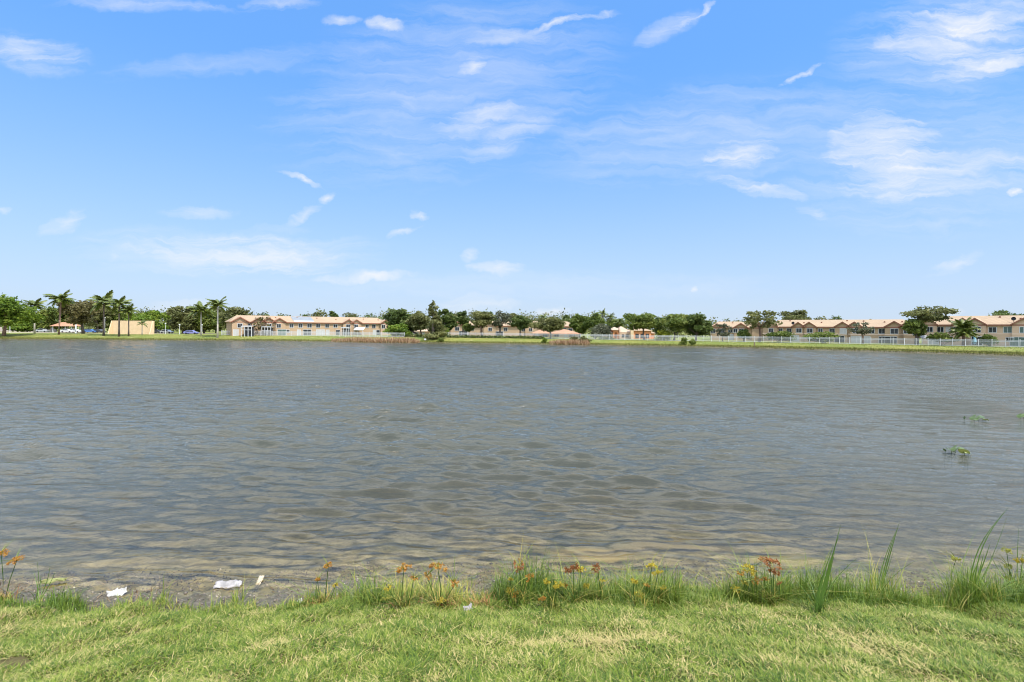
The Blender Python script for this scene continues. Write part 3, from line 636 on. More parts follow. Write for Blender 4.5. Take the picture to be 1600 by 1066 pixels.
w = MB(); w.box(wx(985.5), wx(990), -.2, 1.2, -.6, 3.8); w.box(wx(985.2), wx(990.3), -.3, 1.3, 3.82, 4.1); w.build('tower', M['stucco_cream'], cl)
for px in (953, 975, 981): w = MB(); x = wx(px); w.box(x - .5, x + .5, .95, 1.03, .5, 1.5); w.build('window', M['glass'], cl)
for px in (996, 1004, 1012): w = MB(); x = wx(px); w.box(x - .55, x + .55, .34, .43, .3, 1.7); w.build('window', M['glass'], cl)
# cream practice wall with buttress ends, left
pw = thing('practice_wall', 'tall cream ball wall with sloping buttress ends on the left lawn', 'ball wall', (xy(207, 170)[0], 170, gz(xy(207, 170)[0], 170)))
hx = (xy(239.5, 170)[0] - xy(177, 170)[0]) / 2; w = MB(); w.box(-hx, hx, 0, .4, -.3, 4.4); w.build('wall', M['stucco_cream'], pw)
for s in (-1, 1):
    w = MB(); x = s * (hx + .16); w.add([(x - .16, -1.8, -.3), (x - .16, .42, -.3), (x - .16, .42, 4.45), (x - .16, -.15, 4.45), (x + .16, -1.8, -.3), (x + .16, .42, -.3), (x + .16, .42, 4.45), (x + .16, -.15, 4.45)],
        [(0, 1, 2, 3), (7, 6, 5, 4), (0, 4, 5, 1), (1, 5, 6, 2), (2, 6, 7, 3), (3, 7, 4, 0)]); w.build('buttress', M['stucco_cream'], pw)
w = MB(); w.box(-hx, hx, -.03, .43, 4.405, 4.5); w.build('coping', M['stucco_cream'], pw)
# red-roofed picnic shelter far left
pv = thing('picnic_shelter', 'picnic shelter with an orange-red roof among the left trees', 'shelter', (xy(104, 200)[0], 200, 1.38))
r = MB(); hip(r, -4.0, 4.0, -2.2, 2.2, 2.55, 4.0); r.build('roof', M['roof_red'], pv)
for sx in (-3.6, -1.2, 1.2, 3.6):
    for sy in (-1.9, 1.9): p_ = MB(); p_.box(sx - .12, sx + .12, sy - .12, sy + .12, -.1, 2.5); p_.build('post', M['white'], pv)
# perimeter wall behind the left park
wl = thing('perimeter_wall', 'pinkish perimeter wall behind the trees at the far left', 'wall', (xy(0, 214)[0], 214, 1.38))
w = MB(); Lw = xy(88, 214)[0] - xy(-60, 214)[0]; x_s = xy(-60, 214)[0] - xy(0, 214)[0]; w.box(x_s, x_s + Lw, 0, .3, -.2, 1.9); w.build('panel', M['pinkwall'], wl)
for i in range(int(Lw / 5) + 1):
    w = MB(); x = x_s + i * 5; w.box(x - .28, x + .28, -.1, .4, -.2, 2.1); w.build('pillar', M['pinkwall'], wl)
# park road on the left
rd = MB(); rx0, rx1 = xy(-80, 190)[0], xy(345, 190)[0]; rd.add([(rx0, 188, 1.386), (rx1, 186, 1.386), (rx1, 193, 1.386), (rx0, 196, 1.386)], [(0, 1, 2, 3)])
tag(rd.build('road', M['asphalt']), 'pale tan park road behind the left lawn', 'road', kind='structure')

# ------------------------------------------------------------------ cars, lamps, garden things
def car_proto(paint):
    root = bpy.data.objects.new('parked_car', None); link(root)
    b_ = MB(); prof = [(-2.2, .30), (2.2, .30), (2.25, .70), (1.25, .88), (.55, 1.38), (-1.15, 1.42), (-2.0, .92), (-2.25, .80)]; b_.prism_y(prof, -.86, .86)
    o = b_.build('body', paint, root); bv = o.modifiers.new('bevel', 'BEVEL'); bv.width = .08; bv.segments = 2
    gl_ = MB(); gl_.prism_y([(1.02, .92), (.50, 1.31), (-.28, 1.33), (-.28, .92)], -.875, .875); gl_.prism_y([(-.36, .92), (-.36, 1.33), (-1.10, 1.34), (-1.62, .95)], -.875, .875); gl_.build('window', M['glass'], root)
    for x in (-1.35, 1.4):
        for y in (-.80, .80):
            t = MB(); V_ = [(x + .32 * math.cos(a), y + s, .32 + .32 * math.sin(a)) for s in (-.1, .1) for a in np.linspace(0, 2 * math.pi, 14, endpoint=False)]
            t.add(V_, [tuple(range(13, -1, -1)), tuple(range(14, 28))] + [(i, (i + 1) % 14, 14 + (i + 1) % 14, 14 + i) for i in range(14)]); t.build('wheel', M['rubber'], root)
    return root
paints = {'white': M['white'], 'blue': mat('blue_car_paint', (.05, .13, .33), .3, .05, 1, 0, .6), 'dark': mat('dark_car_paint', (.03, .032, .036), .3, .05, 1, 0, .6), 'silver': mat('silver_car_paint', (.42, .43, .44), .3, .05, 1, 0, .6, .5), 'violet': mat('violet_car_paint', (.16, .17, .38), .3, .05, 1, 0, .6)}
protos = {}
for px, Y, pc, rz, lab in [(106, 193, 'white', 0, 'white car parked below the left half of the orange-red shelter'), (117, 194, 'white', .15, 'white car parked below the right end of the orange-red shelter'), (67, 197, 'silver', 0, 'pale silver car on the road left of the shelter'),
        (141, 196, 'blue', .2, 'blue car parked between the two thick trunks right of the shelter'), (155, 197, 'dark', 0, 'dark car in tree shade left of the cream ball wall'), (245, 192, 'dark', .1, 'dark car just right of the cream ball wall'),
        (261, 192, 'silver', 0, 'silver car under the yellow-green tree right of the ball wall'), (299, 176, 'violet', .15, 'blue-violet car on the grass below the leafy palms')]:
    if pc not in protos: c_ = protos[pc] = car_proto(paints[pc])
    else: c_ = copy_tree(protos[pc])
    p = xy(px, Y); c_.location = (p[0], p[1], gz(*p) + .01); c_.rotation_euler = (0, 0, rz); tag(c_, lab, 'car', 'cars parked beyond the left lawn')
def lamp(px, Y, top, lab, fat=.07):
    x, y = xy(px, Y); z0 = gz(x, y); root = thing('lamp_post', lab, 'lamp post', (x, y, z0), 0, 'lamp posts in the left park'); h = P(px, top, Y).z - z0
    a = MB(); a.tube([(0, 0, -.1), (0, 0, h * .5), (0, 0, h)], [fat * 1.3, fat, fat * .8], 8); a.build('pole', M['offwhite'], root)
    a = MB(); a.tube([(0, 0, h), (0, 0, h + .12), (0, 0, h + .42), (0, 0, h + .5)], [.08, .2, .28, .1], 8); a.build('lamp_head', M['offwhite'], root)
lamp(15.5, 180, 507, 'short pale lamp post beside the big tree at the left edge')
lamp(53.5, 178, 499, 'pale lamp post next to the second palm from the left edge', .12)
lamp(118.5, 182, 497, 'thick cream post standing in front of the orange-red shelter', .2)
lamp(163.5, 176, 498, 'pale lamp post right behind a slim palm trunk', .11)
lamp(258.5, 176, 507, 'thin lamp post right of the cream ball wall', .06)
lamp(280.5, 174, 509, 'thin pale lamp post below the trees midway to the row houses', .06)
lamp(315.5, 178, 509, 'pale lamp post between the two tall palms near the row house', .08)
def canopy(name, label, cat, px0, px1, Y, zt, zd, dep, m, posts=True):
    x0, y0 = xy(px0, Y); x1 = xy(px1, Y)[0]; z0 = gz((x0 + x1) / 2, Y); root = thing(name, label, cat, ((x0 + x1) / 2, Y, z0)); h = (x1 - x0) / 2
    a = MB(); a.slab([(-h, 0, zd - z0), (h, 0, zd - z0), (h, dep, zt - z0), (-h, dep, zt - z0)], .07); a.build('roof', M[m], root)
    if posts:
        for sx in (-h + .1, h - .1): a = MB(); a.box(sx - .06, sx + .06, .1, .22, -.1, zd - z0 - .06); a.build('post', M['white'], root)
        a = MB(); a.box(-h + .16, h - .16, .11, .2, zd - z0 - .2, zd - z0 - .075); a.build('beam', M['white'], root)
canopy('awning', 'white sloping patio awning on the row house with the roof tarp', 'awning', 552.5, 567, 180, 4.15, 3.3, 2.6, 'canvas')
canopy('patio_cover', 'grey lean-to patio cover beside the bushy palm on the right', 'patio cover', 1441, 1458, 119, 3.6, 2.65, 3.4, 'metal')
def pergola(px0, px1, Y, top, lab):
    x0, y0 = xy(px0, Y); x1 = xy(px1, Y)[0]; z0 = gz((x0 + x1) / 2, Y); root = thing('screen_porch', lab, 'porch', ((x0 + x1) / 2, Y, z0), 0, 'white framed porches'); h = (x1 - x0) / 2; t = top - z0
    for sx in (-h, -h * .33, h * .33, h): a = MB(); a.box(sx - .07, sx + .07, -.07, .07, -.1, t); a.build('post', M['white'], root)
    a = MB(); a.box(-h - .1, h + .1, -.09, .09, t + .005, t + .18); a.box(-h + .075, h - .075, -.05, .05, t - 1.05, t - .93); a.build('rail', M['white'], root)
    a = MB(); a.slab([(-h - .1, 0, t + .25), (h + .1, 0, t + .25), (h + .1, 2.4, t + .35), (-h - .1, 2.4, t + .35)], .08); a.build('roof', M['metal'], root)
    a = MB(); a.box(-h, h, 1.4, 1.45, -.1, t - .1); a.build('screen', M['dark'], root)
pergola(377, 393, 158, 4.15, 'white framed porch at the left end of the tarp-patched row house')
pergola(409, 423, 162, 4.0, 'white framed porch behind the bare grey tree at the row house')
pergola(533, 545, 174, 3.9, 'white framed porch left of the white awning')
um = thing('parasol', 'pale blue closed parasol standing behind the right-hand white fence', 'parasol', (*xy(1522.5, 112), 1.0))
a = MB(); a.tube([(0, 0, 0), (0, 0, 2.25)], .03, 6); a.build('pole', M['white'], um)
a = MB(); a.tube([(0, 0, .5), (.03, 0, .9), (0, 0, 1.6), (0, 0, 2.1), (0, 0, 2.3)], [.34, .42, .24, .16, .03], 9); a.build('canopy', M['blue'], um)
a = MB(); a.tube([(0, 0, -.1), (0, 0, .1)], .3, 10); a.build('base', M['metal'], um)

# ------------------------------------------------------------------ fences and hedges
def fence(label, px0, px1, off, h=1.5, step=2.0, pick=True):
    pts = []
    for px in np.linspace(px0, px1, 60): Y = shoreY(px) + off; pts.append(Vector((*xy(px, Y), 0)))
    cum = [0]
    for i in range(59): cum.append(cum[-1] + (pts[i + 1] - pts[i]).length)
    L = cum[-1]; n = int(L / step); xs = [p.x for p in pts]; ys = [p.y for p in pts]
    at = lambda s: (float(np.interp(s, cum, xs)), float(np.interp(s, cum, ys)))
    S_ = [i * L / n for i in range(n + 1)]; Q = [at(s) for s in S_]; Zs = terrain(np.array([q_[0] for q_ in Q]), np.array([q_[1] for q_ in Q]))
    o = thing('picket_fence', label, 'fence', (Q[0][0], Q[0][1], float(Zs[0]))); ox, oy, oz = o.location
    pm = MB(); pm.box(-.05, .05, -.05, .05, -.25, h + .08); pm.box(-.07, .07, -.07, .07, h + .082, h + .13); pme = pm.mesh('post', M['white'])
    rl = MB(); pk = MB()
    for i in range(n + 1):
        if i < 100 or True:
            ob = bpy.data.objects.new('post', pme); link(ob, o); ob.location = (Q[i][0] - ox, Q[i][1] - oy, float(Zs[i]) - oz)
        if i == n: break
        a = Vector((Q[i][0] - ox, Q[i][1] - oy, float(Zs[i]) - oz)); c = Vector((Q[i + 1][0] - ox, Q[i + 1][1] - oy, float(Zs[i + 1]) - oz)); dr = (c - a).normalized(); a += dr * .07; c -= dr * .07; nn = Vector((-dr.y, dr.x, 0)) * .025
        for z0, z1 in ((.12, .2), (h - .34, h - .27), (h - .06, h)):
            V_ = [a - nn, c - nn, c + nn, a + nn]; rl.add([v_ + Vector((0, 0, z0)) for v_ in V_] + [v_ + Vector((0, 0, z1)) for v_ in V_], [(3, 2, 1, 0), (4, 5, 6, 7), (0, 1, 5, 4), (1, 2, 6, 5), (2, 3, 7, 6), (3, 0, 4, 7)])
        m = 17
        for j in range(1, m):
            c0_ = a + (c - a) * (j / m); e = dr * .013; n2_ = nn * .5
            V_ = [c0_ - e - n2_, c0_ + e - n2_, c0_ + e + n2_, c0_ - e + n2_]; z0, z1 = .205, h - .065
            pk.add([v_ + Vector((0, 0, z0)) for v_ in V_] + [v_ + Vector((0, 0, z1)) for v_ in V_], [(0, 1, 5, 4), (1, 2, 6, 5), (2, 3, 7, 6), (3, 0, 4, 7)])
    rl.build('rails', M['white'], o)
    if pick: pk.build('pickets', M['white'], o)
fence('white picket fence below the tarp-patched row house, left', 346, 606, 13, 1.45)
fence('long white picket fence from the middle hedge to the right edge', 700, 1640, 14, 1.5, 2.05)
fence('short grey-white fence stub above the tall brown reeds', 606, 632, 15, 1.3)
def hedge(label, px0, px1, off, h, seed, m='leaf_dark'):
    rg = np.random.default_rng(seed); pts = [xy(px, shoreY(px) + off) for px in np.linspace(px0, px1, max(4, int((px1 - px0) / 2)))]; bl = []; mid = pts[len(pts) // 2]; z0 = gz(*mid)
    o = thing('hedge', label, 'hedge', (mid[0], mid[1], z0))
    for x, y in pts: bl.append(((x - mid[0] + rg.normal() * .1, y - mid[1] + rg.normal() * .1, gz(x, y) - z0 + h * .45 * rg.uniform(.8, 1.15)), (.55, .45, h * .5)))
    link(bpy.data.objects.new('foliage', crown_mesh(bl, 40 * len(bl), .17, M[m], rg)), o)
hedge('long low dark hedge along the fence foot in the middle', 702, 848, 13, .85, 1)
hedge('short dark hedge behind the white fence left of the clubhouse', 938, 958, 15.2, .95, 2)
hedge('dark hedge along the lawn below the spire tree', 634, 700, 15, 1.1, 3)
hedge('low hedge under the clubhouse trees behind the fence', 1024, 1046, 15.5, 1.0, 4, 'leaf_mid')
# ------------------------------------------------------------------ trees
def FY(px, k=4): return shoreY(px) + 14 + k
TG = 'trees around the lake'
T_ = [
 # name, label, cat, px0, px1, top, bot, base, Y, mat, bark, style
 ('shade_tree', 'big sunlit yellow-green tree at the left photo edge, trunk on the shore', 'tree', -28, 51, 459, 513, 527, 155, 'leaf_bright', 'bark_brown', 'broad', dict(tx=6)),
 ('shade_tree', 'wide brownish tree behind the orange-red shelter', 'tree', 96, 152, 466, 509, 523, 174, 'leaf_brown', 'bark', 'broad', dict(tx=130)),
 ('shade_tree', 'olive tree filling the gap left of the cream ball wall', 'tree', 128, 178, 474, 513, 522, 208, 'leaf_olive', 'bark', 'airy', {}),
 ('shade_tree', 'dark green tree between the second and third palms', 'tree', 57, 90, 478, 517, 522, 200, 'leaf_mid', 'bark', 'broad', {}),
 ('bush', 'pale green bushy mass above the perimeter wall', 'bush', 16, 52, 500, 516, 519, 204, 'leaf_bright', 'bark', 'shrub', {}),
 ('shade_tree', 'rounded yellow-green tree behind the cream ball wall', 'tree', 203, 262, 482, 519, 522, 196, 'leaf_bright', 'bark', 'round', dict(tx=244)),
 ('shade_tree', 'mid-green tree at the dip right of the ball wall', 'tree', 264, 306, 479, 518, 521, 190, 'leaf_olive', 'bark', 'broad', {}),
 ('shade_tree', 'dark tree behind the two tall palms near the row house', 'tree', 292, 345, 480, 519, 521, 196, 'leaf_mid', 'bark', 'broad', {}),
 ('shade_tree', 'tall dark tree just behind the left end of the tarp-patched row', 'tree', 344, 394, 477, 519, 521, 186, 'leaf_olive', 'bark', 'broad', {}),
 ('garden_tree', 'bare greyish tree in front of the porches of the left row', 'tree', 394, 431, 494, 517, 524, FY(410, 1), 'leaf_brown', 'bark', 'airy', dict(n=260)),
 ('bush', 'bright green bush at the right end of the left row', 'bush', 605, 641, 503, 523, 525, FY(622, 4), 'leaf_bright', 'bark', 'shrub', {}),
 ('shade_tree', 'rounded dark olive tree right of the tarp-patched row', 'tree', 600, 650, 481, 520, 524, FY(625, 14), 'leaf_dark', 'bark', 'broad', dict(tx=655)),
 ('shade_tree', 'dark tree with brown trunk between the round olive and the spire', 'tree', 638, 672, 490, 517, 525, FY(655, 9), 'leaf_olive', 'bark_brown', 'broad', dict(tx=658)),
 ('spire_tree', 'tall pointed tree standing alone on the middle bank', 'tree', 658, 695, 473, 527, 531, shoreY(675) + 9, 'leaf_olive', 'bark', 'spire', dict(n=1500)),
 ('shade_tree', 'ragged dark tree just right of the pointed tree', 'tree', 682, 716, 481, 519, 526, FY(700, 6), 'leaf_dark', 'bark', 'airy', {}),
 ('garden_tree', 'small yellow-green tree below the ragged dark tree', 'tree', 686, 700, 511, 525, 527, FY(693, 1), 'leaf_bright', 'bark', 'round', {}),
 ('shade_tree', 'narrow dark tree beside the gable of the middle row house', 'tree', 713, 733, 486, 508, 526, FY(722, 16), 'leaf_dark', 'bark', 'broad', {}),
 ('shade_tree', 'broad olive tree before the middle row house, brown forked trunk', 'tree', 728, 771, 485, 511, 525, FY(752, 3), 'leaf_olive', 'bark_brown', 'broad', dict(tx=753)),
 ('shade_tree', 'airy grey-olive tree right of the forked olive', 'tree', 763, 800, 483, 514, 525, FY(776, 4), 'leaf_grey', 'bark', 'airy', dict(n=900)),
 ('garden_tree', 'small dark tree against the middle row house windows', 'tree', 723, 742, 506, 518, 526, FY(733, 6), 'leaf_mid', 'bark', 'round', {}),
 ('shade_tree', 'compact dark tree standing right of the airy grey-olive tree', 'tree', 796, 829, 494, 515, 525, FY(808, 4), 'leaf_dark', 'bark', 'broad', {}),
 ('oak_tree', 'spreading oak with a pale forked trunk in the middle', 'tree', 832, 886, 496, 517, 526, FY(860, 2), 'leaf_olive', 'bark_pale', 'broad', dict(tx=860)),
 ('shade_tree', 'dense green tree right of the reddish hip roof', 'tree', 892, 921, 492, 521, 527, FY(905, 20), 'leaf_mid', 'bark', 'broad', {}),
 ('shade_tree', 'tall rounded green tree left of the twin far palms', 'tree', 914, 946, 489, 523, 527, FY(930, 16), 'leaf_mid', 'bark', 'round', {}),
 ('bush', 'greyish scrubby thicket left of the clubhouse', 'bush', 921, 958, 503, 526, 528, FY(938, 6), 'leaf_grey', 'bark_brown', 'shrub', dict(n=1100)),
 ('shade_tree', 'largest dark flat-bottomed tree over the clubhouse', 'tree', 974, 1031, 486, 516, 529, FY(1003, 5), 'leaf_mid', 'bark', 'broad', dict(tx=1007, n=3400)),
 ('shade_tree', 'narrow dark tree tucked behind the largest clubhouse tree', 'tree', 1022, 1042, 491, 521, 528, FY(1032, 14), 'leaf_dark', 'bark', 'broad', {}),
 ('shade_tree', 'middle dark tree of three right of the clubhouse', 'tree', 1032, 1080, 491, 520, 529, FY(1053, 5), 'leaf_mid', 'bark', 'broad', dict(tx=1053)),
 ('shade_tree', 'rightmost dark round tree of the clubhouse group, leaning trunks', 'tree', 1068, 1113, 488, 525, 530, FY(1088, 5), 'leaf_dark', 'bark', 'broad', dict(tx=1087, n=2900)),
 ('bush', 'yellow-green bush between the clubhouse trees', 'bush', 1025, 1048, 515, 527, 529, FY(1037, 3), 'leaf_yellow', 'bark', 'shrub', {}),
 ('garden_tree', 'slender grey-green tree before the half hidden peach house', 'tree', 1116, 1142, 506, 527, 530, FY(1128, 4), 'leaf_grey', 'bark', 'airy', dict(n=520)),
 ('shade_tree', 'tall open tree with slanting trunks between two right rows', 'tree', 1160, 1218, 484, 514, 531, FY(1188, 3), 'leaf_olive', 'bark_brown', 'airy', dict(tx=1186, n=1700)),
 ('bush', 'dark leafy bush at the foot of the tall open tree', 'bush', 1153, 1172, 512, 528, 531, FY(1162, 3), 'leaf_mid', 'bark', 'shrub', {}),
 ('shade_tree', 'round olive tree rising behind the five-gabled row', 'tree', 1221, 1270, 485, 512, 520, 182, 'leaf_olive', 'bark', 'broad', {}),
 ('bush', 'low dome bush behind the fence at the five-gabled row left end', 'bush', 1194, 1237, 516, 530, 533, FY(1215, 3), 'leaf_mid', 'bark', 'shrub', {}),
 ('bush', 'wide dome bush behind the fence below the gable pair', 'bush', 1261, 1311, 517, 532, 534, FY(1286, 3), 'leaf_mid', 'bark', 'shrub', {}),
 ('garden_tree', 'small airy grey-green tree leaning on a thin trunk', 'tree', 1329, 1362, 505, 522, 537, FY(1348, 2), 'leaf_grey', 'bark_brown', 'airy', dict(tx=1348, n=620)),
 ('shade_tree', 'large spreading tree between the two right rows', 'tree', 1421, 1484, 479, 503, 537, FY(1440, 3), 'leaf_olive', 'bark', 'broad', dict(tx=1432, n=2600)),
 ('garden_tree', 'dark lower tree under the large spreading tree', 'tree', 1416, 1446, 499, 524, 537, FY(1430, 2), 'leaf_mid', 'bark', 'broad', {}),
 ('bush', 'wide dark bush beside the grey patio cover', 'bush', 1454, 1491, 518, 533, 539, FY(1473, 2), 'leaf_mid', 'bark', 'shrub', {}),
 ('bush', 'small dome bush between lower windows of the right row', 'bush', 1535, 1556, 522, 537, 541, FY(1546, 3), 'leaf_mid', 'bark', 'shrub', {}),
 ('shade_tree', 'dark treetops behind the roof near the right edge', 'tree', 1532, 1594, 485, 515, 520, 160, 'leaf_dark', 'bark', 'broad', {}),
 ('shrub', 'left dark shrub of two on the far bank waterline', 'shrub', 1062, 1074, 527, 541, 541, shoreY(1068) + 2, 'leaf_mid', 'bark', 'shrub', {}),
 ('shrub', 'right dark shrub of two on the far bank waterline', 'shrub', 1076, 1087, 528, 540, 541, shoreY(1081) + 2.5, 'leaf_mid', 'bark', 'shrub', {}),
 ('shrub', 'small dark shrub on the bank right of the pointed tree', 'shrub', 684, 693, 529, 536, 536, shoreY(689) + 1.5, 'leaf_mid', 'bark', 'shrub', {}),
 ('shrub', 'pale green shrub left of the short brown reed bed', 'shrub', 847, 855, 527, 537, 537, shoreY(851) + 2, 'leaf_bright', 'bark', 'shrub', {}),
 ('shrub', 'olive shrub above the short brown reed bed', 'shrub', 888, 904, 525, 534, 536, shoreY(896) + 4, 'leaf_olive', 'bark', 'shrub', {}),
 ('shrub', 'dark shrub at the right end of the short reed bed', 'shrub', 904, 921, 524, 538, 538, shoreY(912) + 3, 'leaf_olive', 'bark', 'shrub', {}),
]
for i, (nm, lab, cat, x0, x1, tp_, bt, bs, Y, m, bk, sty, kw) in enumerate(T_):
    tree(nm, lab, cat, x0, x1, tp_, bt, bs, Y, m, bk, 11 * i + 3, sty, TG, **kw)
for i, (x0, x1, tp_, lab) in enumerate([(400, 424, 488, 'low dark treetop behind the ridge of the left row, leftmost'), (429, 461, 490, 'low dark treetops behind the left row above its fourth gable'), (470, 486, 492, 'small treetop just behind the roof tarp'),
        (484, 516, 483, 'tallest dark treetop behind the left row'), (514, 528, 485, 'narrow treetop right of the tallest one behind the left row'), (528, 564, 487, 'wide treetops behind the left row above the white awning'), (562, 604, 490, 'low treetops behind the right end of the left row'),
        (796, 842, 494, 'dark treetops behind the left roof of the middle row'), (862, 898, 497, 'dark treetops behind the right roof of the middle row'), (1272, 1296, 495, 'small treetop behind the five-gabled row, left of two'), (1296, 1314, 494, 'small treetop behind the five-gabled row, right of two'), (1128, 1164, 501, 'low treetops behind the half hidden peach house')]):
    tree('distant_tree', lab, 'tree', x0, x1, tp_, 512, 518, 235 if x0 < 700 else 205, ['leaf_dark', 'leaf_olive'][i % 2], 'bark', 400 + i, 'broad', 'treetops behind the roofs', n=620)
palm('royal palm with a grey trunk beside the big left-edge tree', 54, 13, 472, 479, 522, 168, 'bark_pale', 1)
palm('tall leaning palm left of the orange-red shelter', 92, 17, 459, 470, 524, 160, 'bark_brown', 2, 18, .6)
palm('dark-trunked palm left of the cream ball wall', 162, 18, 461, 474, 525, 158, 'bark', 3, 18)
palm('palm standing before the left part of the cream ball wall', 186, 16, 465, 477, 526, 156, 'bark', 4, 16)
palm('shorter palm before the middle of the cream ball wall', 201, 13, 477, 488, 526, 157, 'bark', 5, 15)
palm('small thin palm before the right part of the cream ball wall', 222, 7, 498, 506, 523, 162, 'bark_pale', 6, 11)
palm('dark shaggy palm left of the pale-trunked royal palm', 314, 17, 473, 487, 522, 160, 'bark_pale', 7, 18)
palm('pale-trunked royal palm against the sky near the left row', 340, 15, 466, 479, 526, 155, 'bark_pale', 8, 16)
palm('bushy palm hiding a gable of the right-hand row', 1504, 17, 499, 513, 540, FY(1504, 3), 'bark_brown', 9, 22)
palm('low bushy palm at the foot of the taller right-hand palm', 1506, 16, 511, 521, 540, FY(1506, 2), 'bark_brown', 10, 16)
palm('brown-trunked palm in front of the clubhouse roof', 967, 10, 497, 505, 529, FY(967, 6), 'bark_brown', 11, 14)
palm('left of two far palms rising above the trees by the clubhouse', 942, 8, 485, 491, 526, 205, 'bark', 12, 14)
palm('right of two far palms rising above the trees by the clubhouse', 953, 7, 490, 496, 526, 205, 'bark', 13, 13)
palm('far palm top above the left roof of the middle row', 849, 7, 491, 497, 520, 230, 'bark', 14, 12)
palm('far palm top above the reddish hip roof', 886, 7, 494, 499, 520, 230, 'bark', 15, 12)
palm('tiny far palm behind the half hidden peach house', 1136, 4, 496, 501, 520, 215, 'bark', 16, 10)
# far wood closing the gaps behind everything
for i, (x0, x1, tp_, Y, m, lab) in enumerate([(60, 84, 486, 215, 'leaf_olive', 'olive treetop between the leaning palm and the royal palm'), (84, 116, 474, 212, 'leaf_mid', 'green tree crown behind the leaning palm'), (146, 172, 472, 212, 'leaf_olive', 'tree crown behind the dark-trunked palm'), (166, 200, 480, 215, 'leaf_mid', 'tree crown above the left half of the ball wall'),
        (254, 276, 492, 214, 'leaf_mid', 'low tree crown in the dip right of the ball wall'), (276, 300, 484, 216, 'leaf_brown', 'brownish tree crown right of the dip'), (318, 356, 481, 214, 'leaf_olive', 'olive tree crown behind the pale-trunked royal palm'), (645, 668, 486, 206, 'leaf_olive', 'tall crown behind the brown trunked dark tree'), (690, 722, 487, 210, 'leaf_olive', 'crown filling the gap right of the pointed tree'),
        (745, 775, 486, 214, 'leaf_dark', 'dark crown behind the forked olive tree'), (786, 812, 490, 214, 'leaf_olive', 'crown behind the compact dark tree'), (880, 902, 492, 210, 'leaf_dark', 'dark crown behind the reddish hip roof'), (945, 975, 499, 205, 'leaf_mid', 'low crown between the twin palms and the clubhouse palm'), (1044, 1072, 500, 200, 'leaf_mid', 'low crown filling the gap between the clubhouse trees')]):
    tree('background_tree', lab, 'tree', x0, x1, tp_, 516, 519, Y, m, 'bark', 700 + i, 'broad', TG)
rg = np.random.default_rng(5); bl = []
for px in np.arange(-120, 1720, 5.):
    Y = 250 + 25 * rg.random() if px < 1000 else 222 + 20 * rg.random(); x, y = xy(px, Y); h = 5.2 + 1.9 * rg.random() + (4.4 + 1.8 * rg.random() if px < 400 else 3.8 + rg.random() if 590 < px < 960 else 2.0 if px < 1120 else 0)
    bl.append(((x, y, 1.2 + h * .5), (2.6, 2.2, h * .55)))
tag(link(bpy.data.objects.new('far_trees', crown_mesh(bl, 64000, .5, M['leaf_olive'], rg))), 'far dark treeline closing the gaps behind the houses', 'trees', kind='stuff')

# ------------------------------------------------------------------ grass, reeds
def blades(base, hgt, wid, head, lean, tint, segs=3):
    """base (n,3); curved tapering blades"""
    n = len(base); ca, sa = np.cos(head), np.sin(head); V = []; px_, py_ = -sa, ca
    for i in range(segs + 1):
        t = i / segs; out = lean * hgt * t ** 1.7; up = hgt * t * (1 - .28 * np.minimum(lean, 1.6) * t); w = wid * .5 * (1 - t ** 1.8)
        c = np.stack([base[:, 0] + ca * out, base[:, 1] + sa * out, base[:, 2] + up], -1)
        if i < segs:
            dv = np.stack([px_ * w, py_ * w, np.zeros(n)], -1); V += [c - dv, c + dv]
        else: V.append(c)
    k = 2 * segs + 1; V = np.stack(V, 1).reshape(-1, 3); o = np.arange(n)[:, None] * k
    Q = [np.concatenate([o + 2 * i, o + 2 * i + 1, o + 2 * i + 3, o + 2 * i + 2], 1) for i in range(segs - 1)]
    Tt = np.concatenate([o + 2 * segs - 2, o + 2 * segs - 1, o + 2 * segs], 1)
    return V, [np.concatenate(Q), Tt], np.repeat(tint, k)
M['lawn'] = leafmat('lawn_blade', (.050, .100, .008), (.185, .245, .020), (.54, .41, .19), .32, .5, .3)
M['tall_grass'] = leafmat('tall_grass_blade', (0.061, 0.117, 0.013), (0.180, 0.248, 0.029), (0.473, 0.369, 0.101), .3, .45, .3)
M['reed'] = leafmat('dead_reed', (0.145, 0.072, 0.038), (0.306, 0.187, 0.102), (0.527, 0.391, 0.238), .2, .7, .1)
M['stalk_leaf'] = leafmat('stalk_leaf', (.045, .100, .013), (.110, .185, .028), (.25, .27, .06), .2, .45, .3)
M['bank'] = leafmat('bank_grass_blade', (.048, .062, .012), (.115, .125, .024), (.23, .20, .06), .3, .6, .2)
def vnoise(x, y, seed, sc):
    r_ = np.random.default_rng(seed); o = np.zeros_like(x)
    for i in range(7):
        a = r_.uniform(0, 6.28); k = sc * r_.uniform(.6, 2.2); o += np.sin(k * (x * math.cos(a) + y * math.sin(a)) + r_.uniform(0, 6.28) + 1.2 * np.sin(.6 * k * (y * math.cos(a) - x * math.sin(a)) + r_.uniform(0, 6.28)))
    return o / 3.2
rg = np.random.default_rng(3)
n = 400000; y = 3.3 + 4.8 * rg.random(n) ** .85; xi = y * 1.04 + .9; ou = rg.random(n) < .30          # the lawn goes on past both sides of the frame
x = np.where(ou, np.sign(rg.random(n) - .5) * (xi + 6.5 * rg.random(n) ** 1.3), (rg.random(n) * 2 - 1) * xi)
s = sdf(x, y); z = terrain(x, y); ed = 1.34 + .18 * vnoise(x, y, 4, 2.6) + .10 * vnoise(x, y, 14, 8.); keep = s > ed; 
pt = vnoise(x, y, 1, 1.5) * .55 + vnoise(x, y, 2, 5.5) * .45
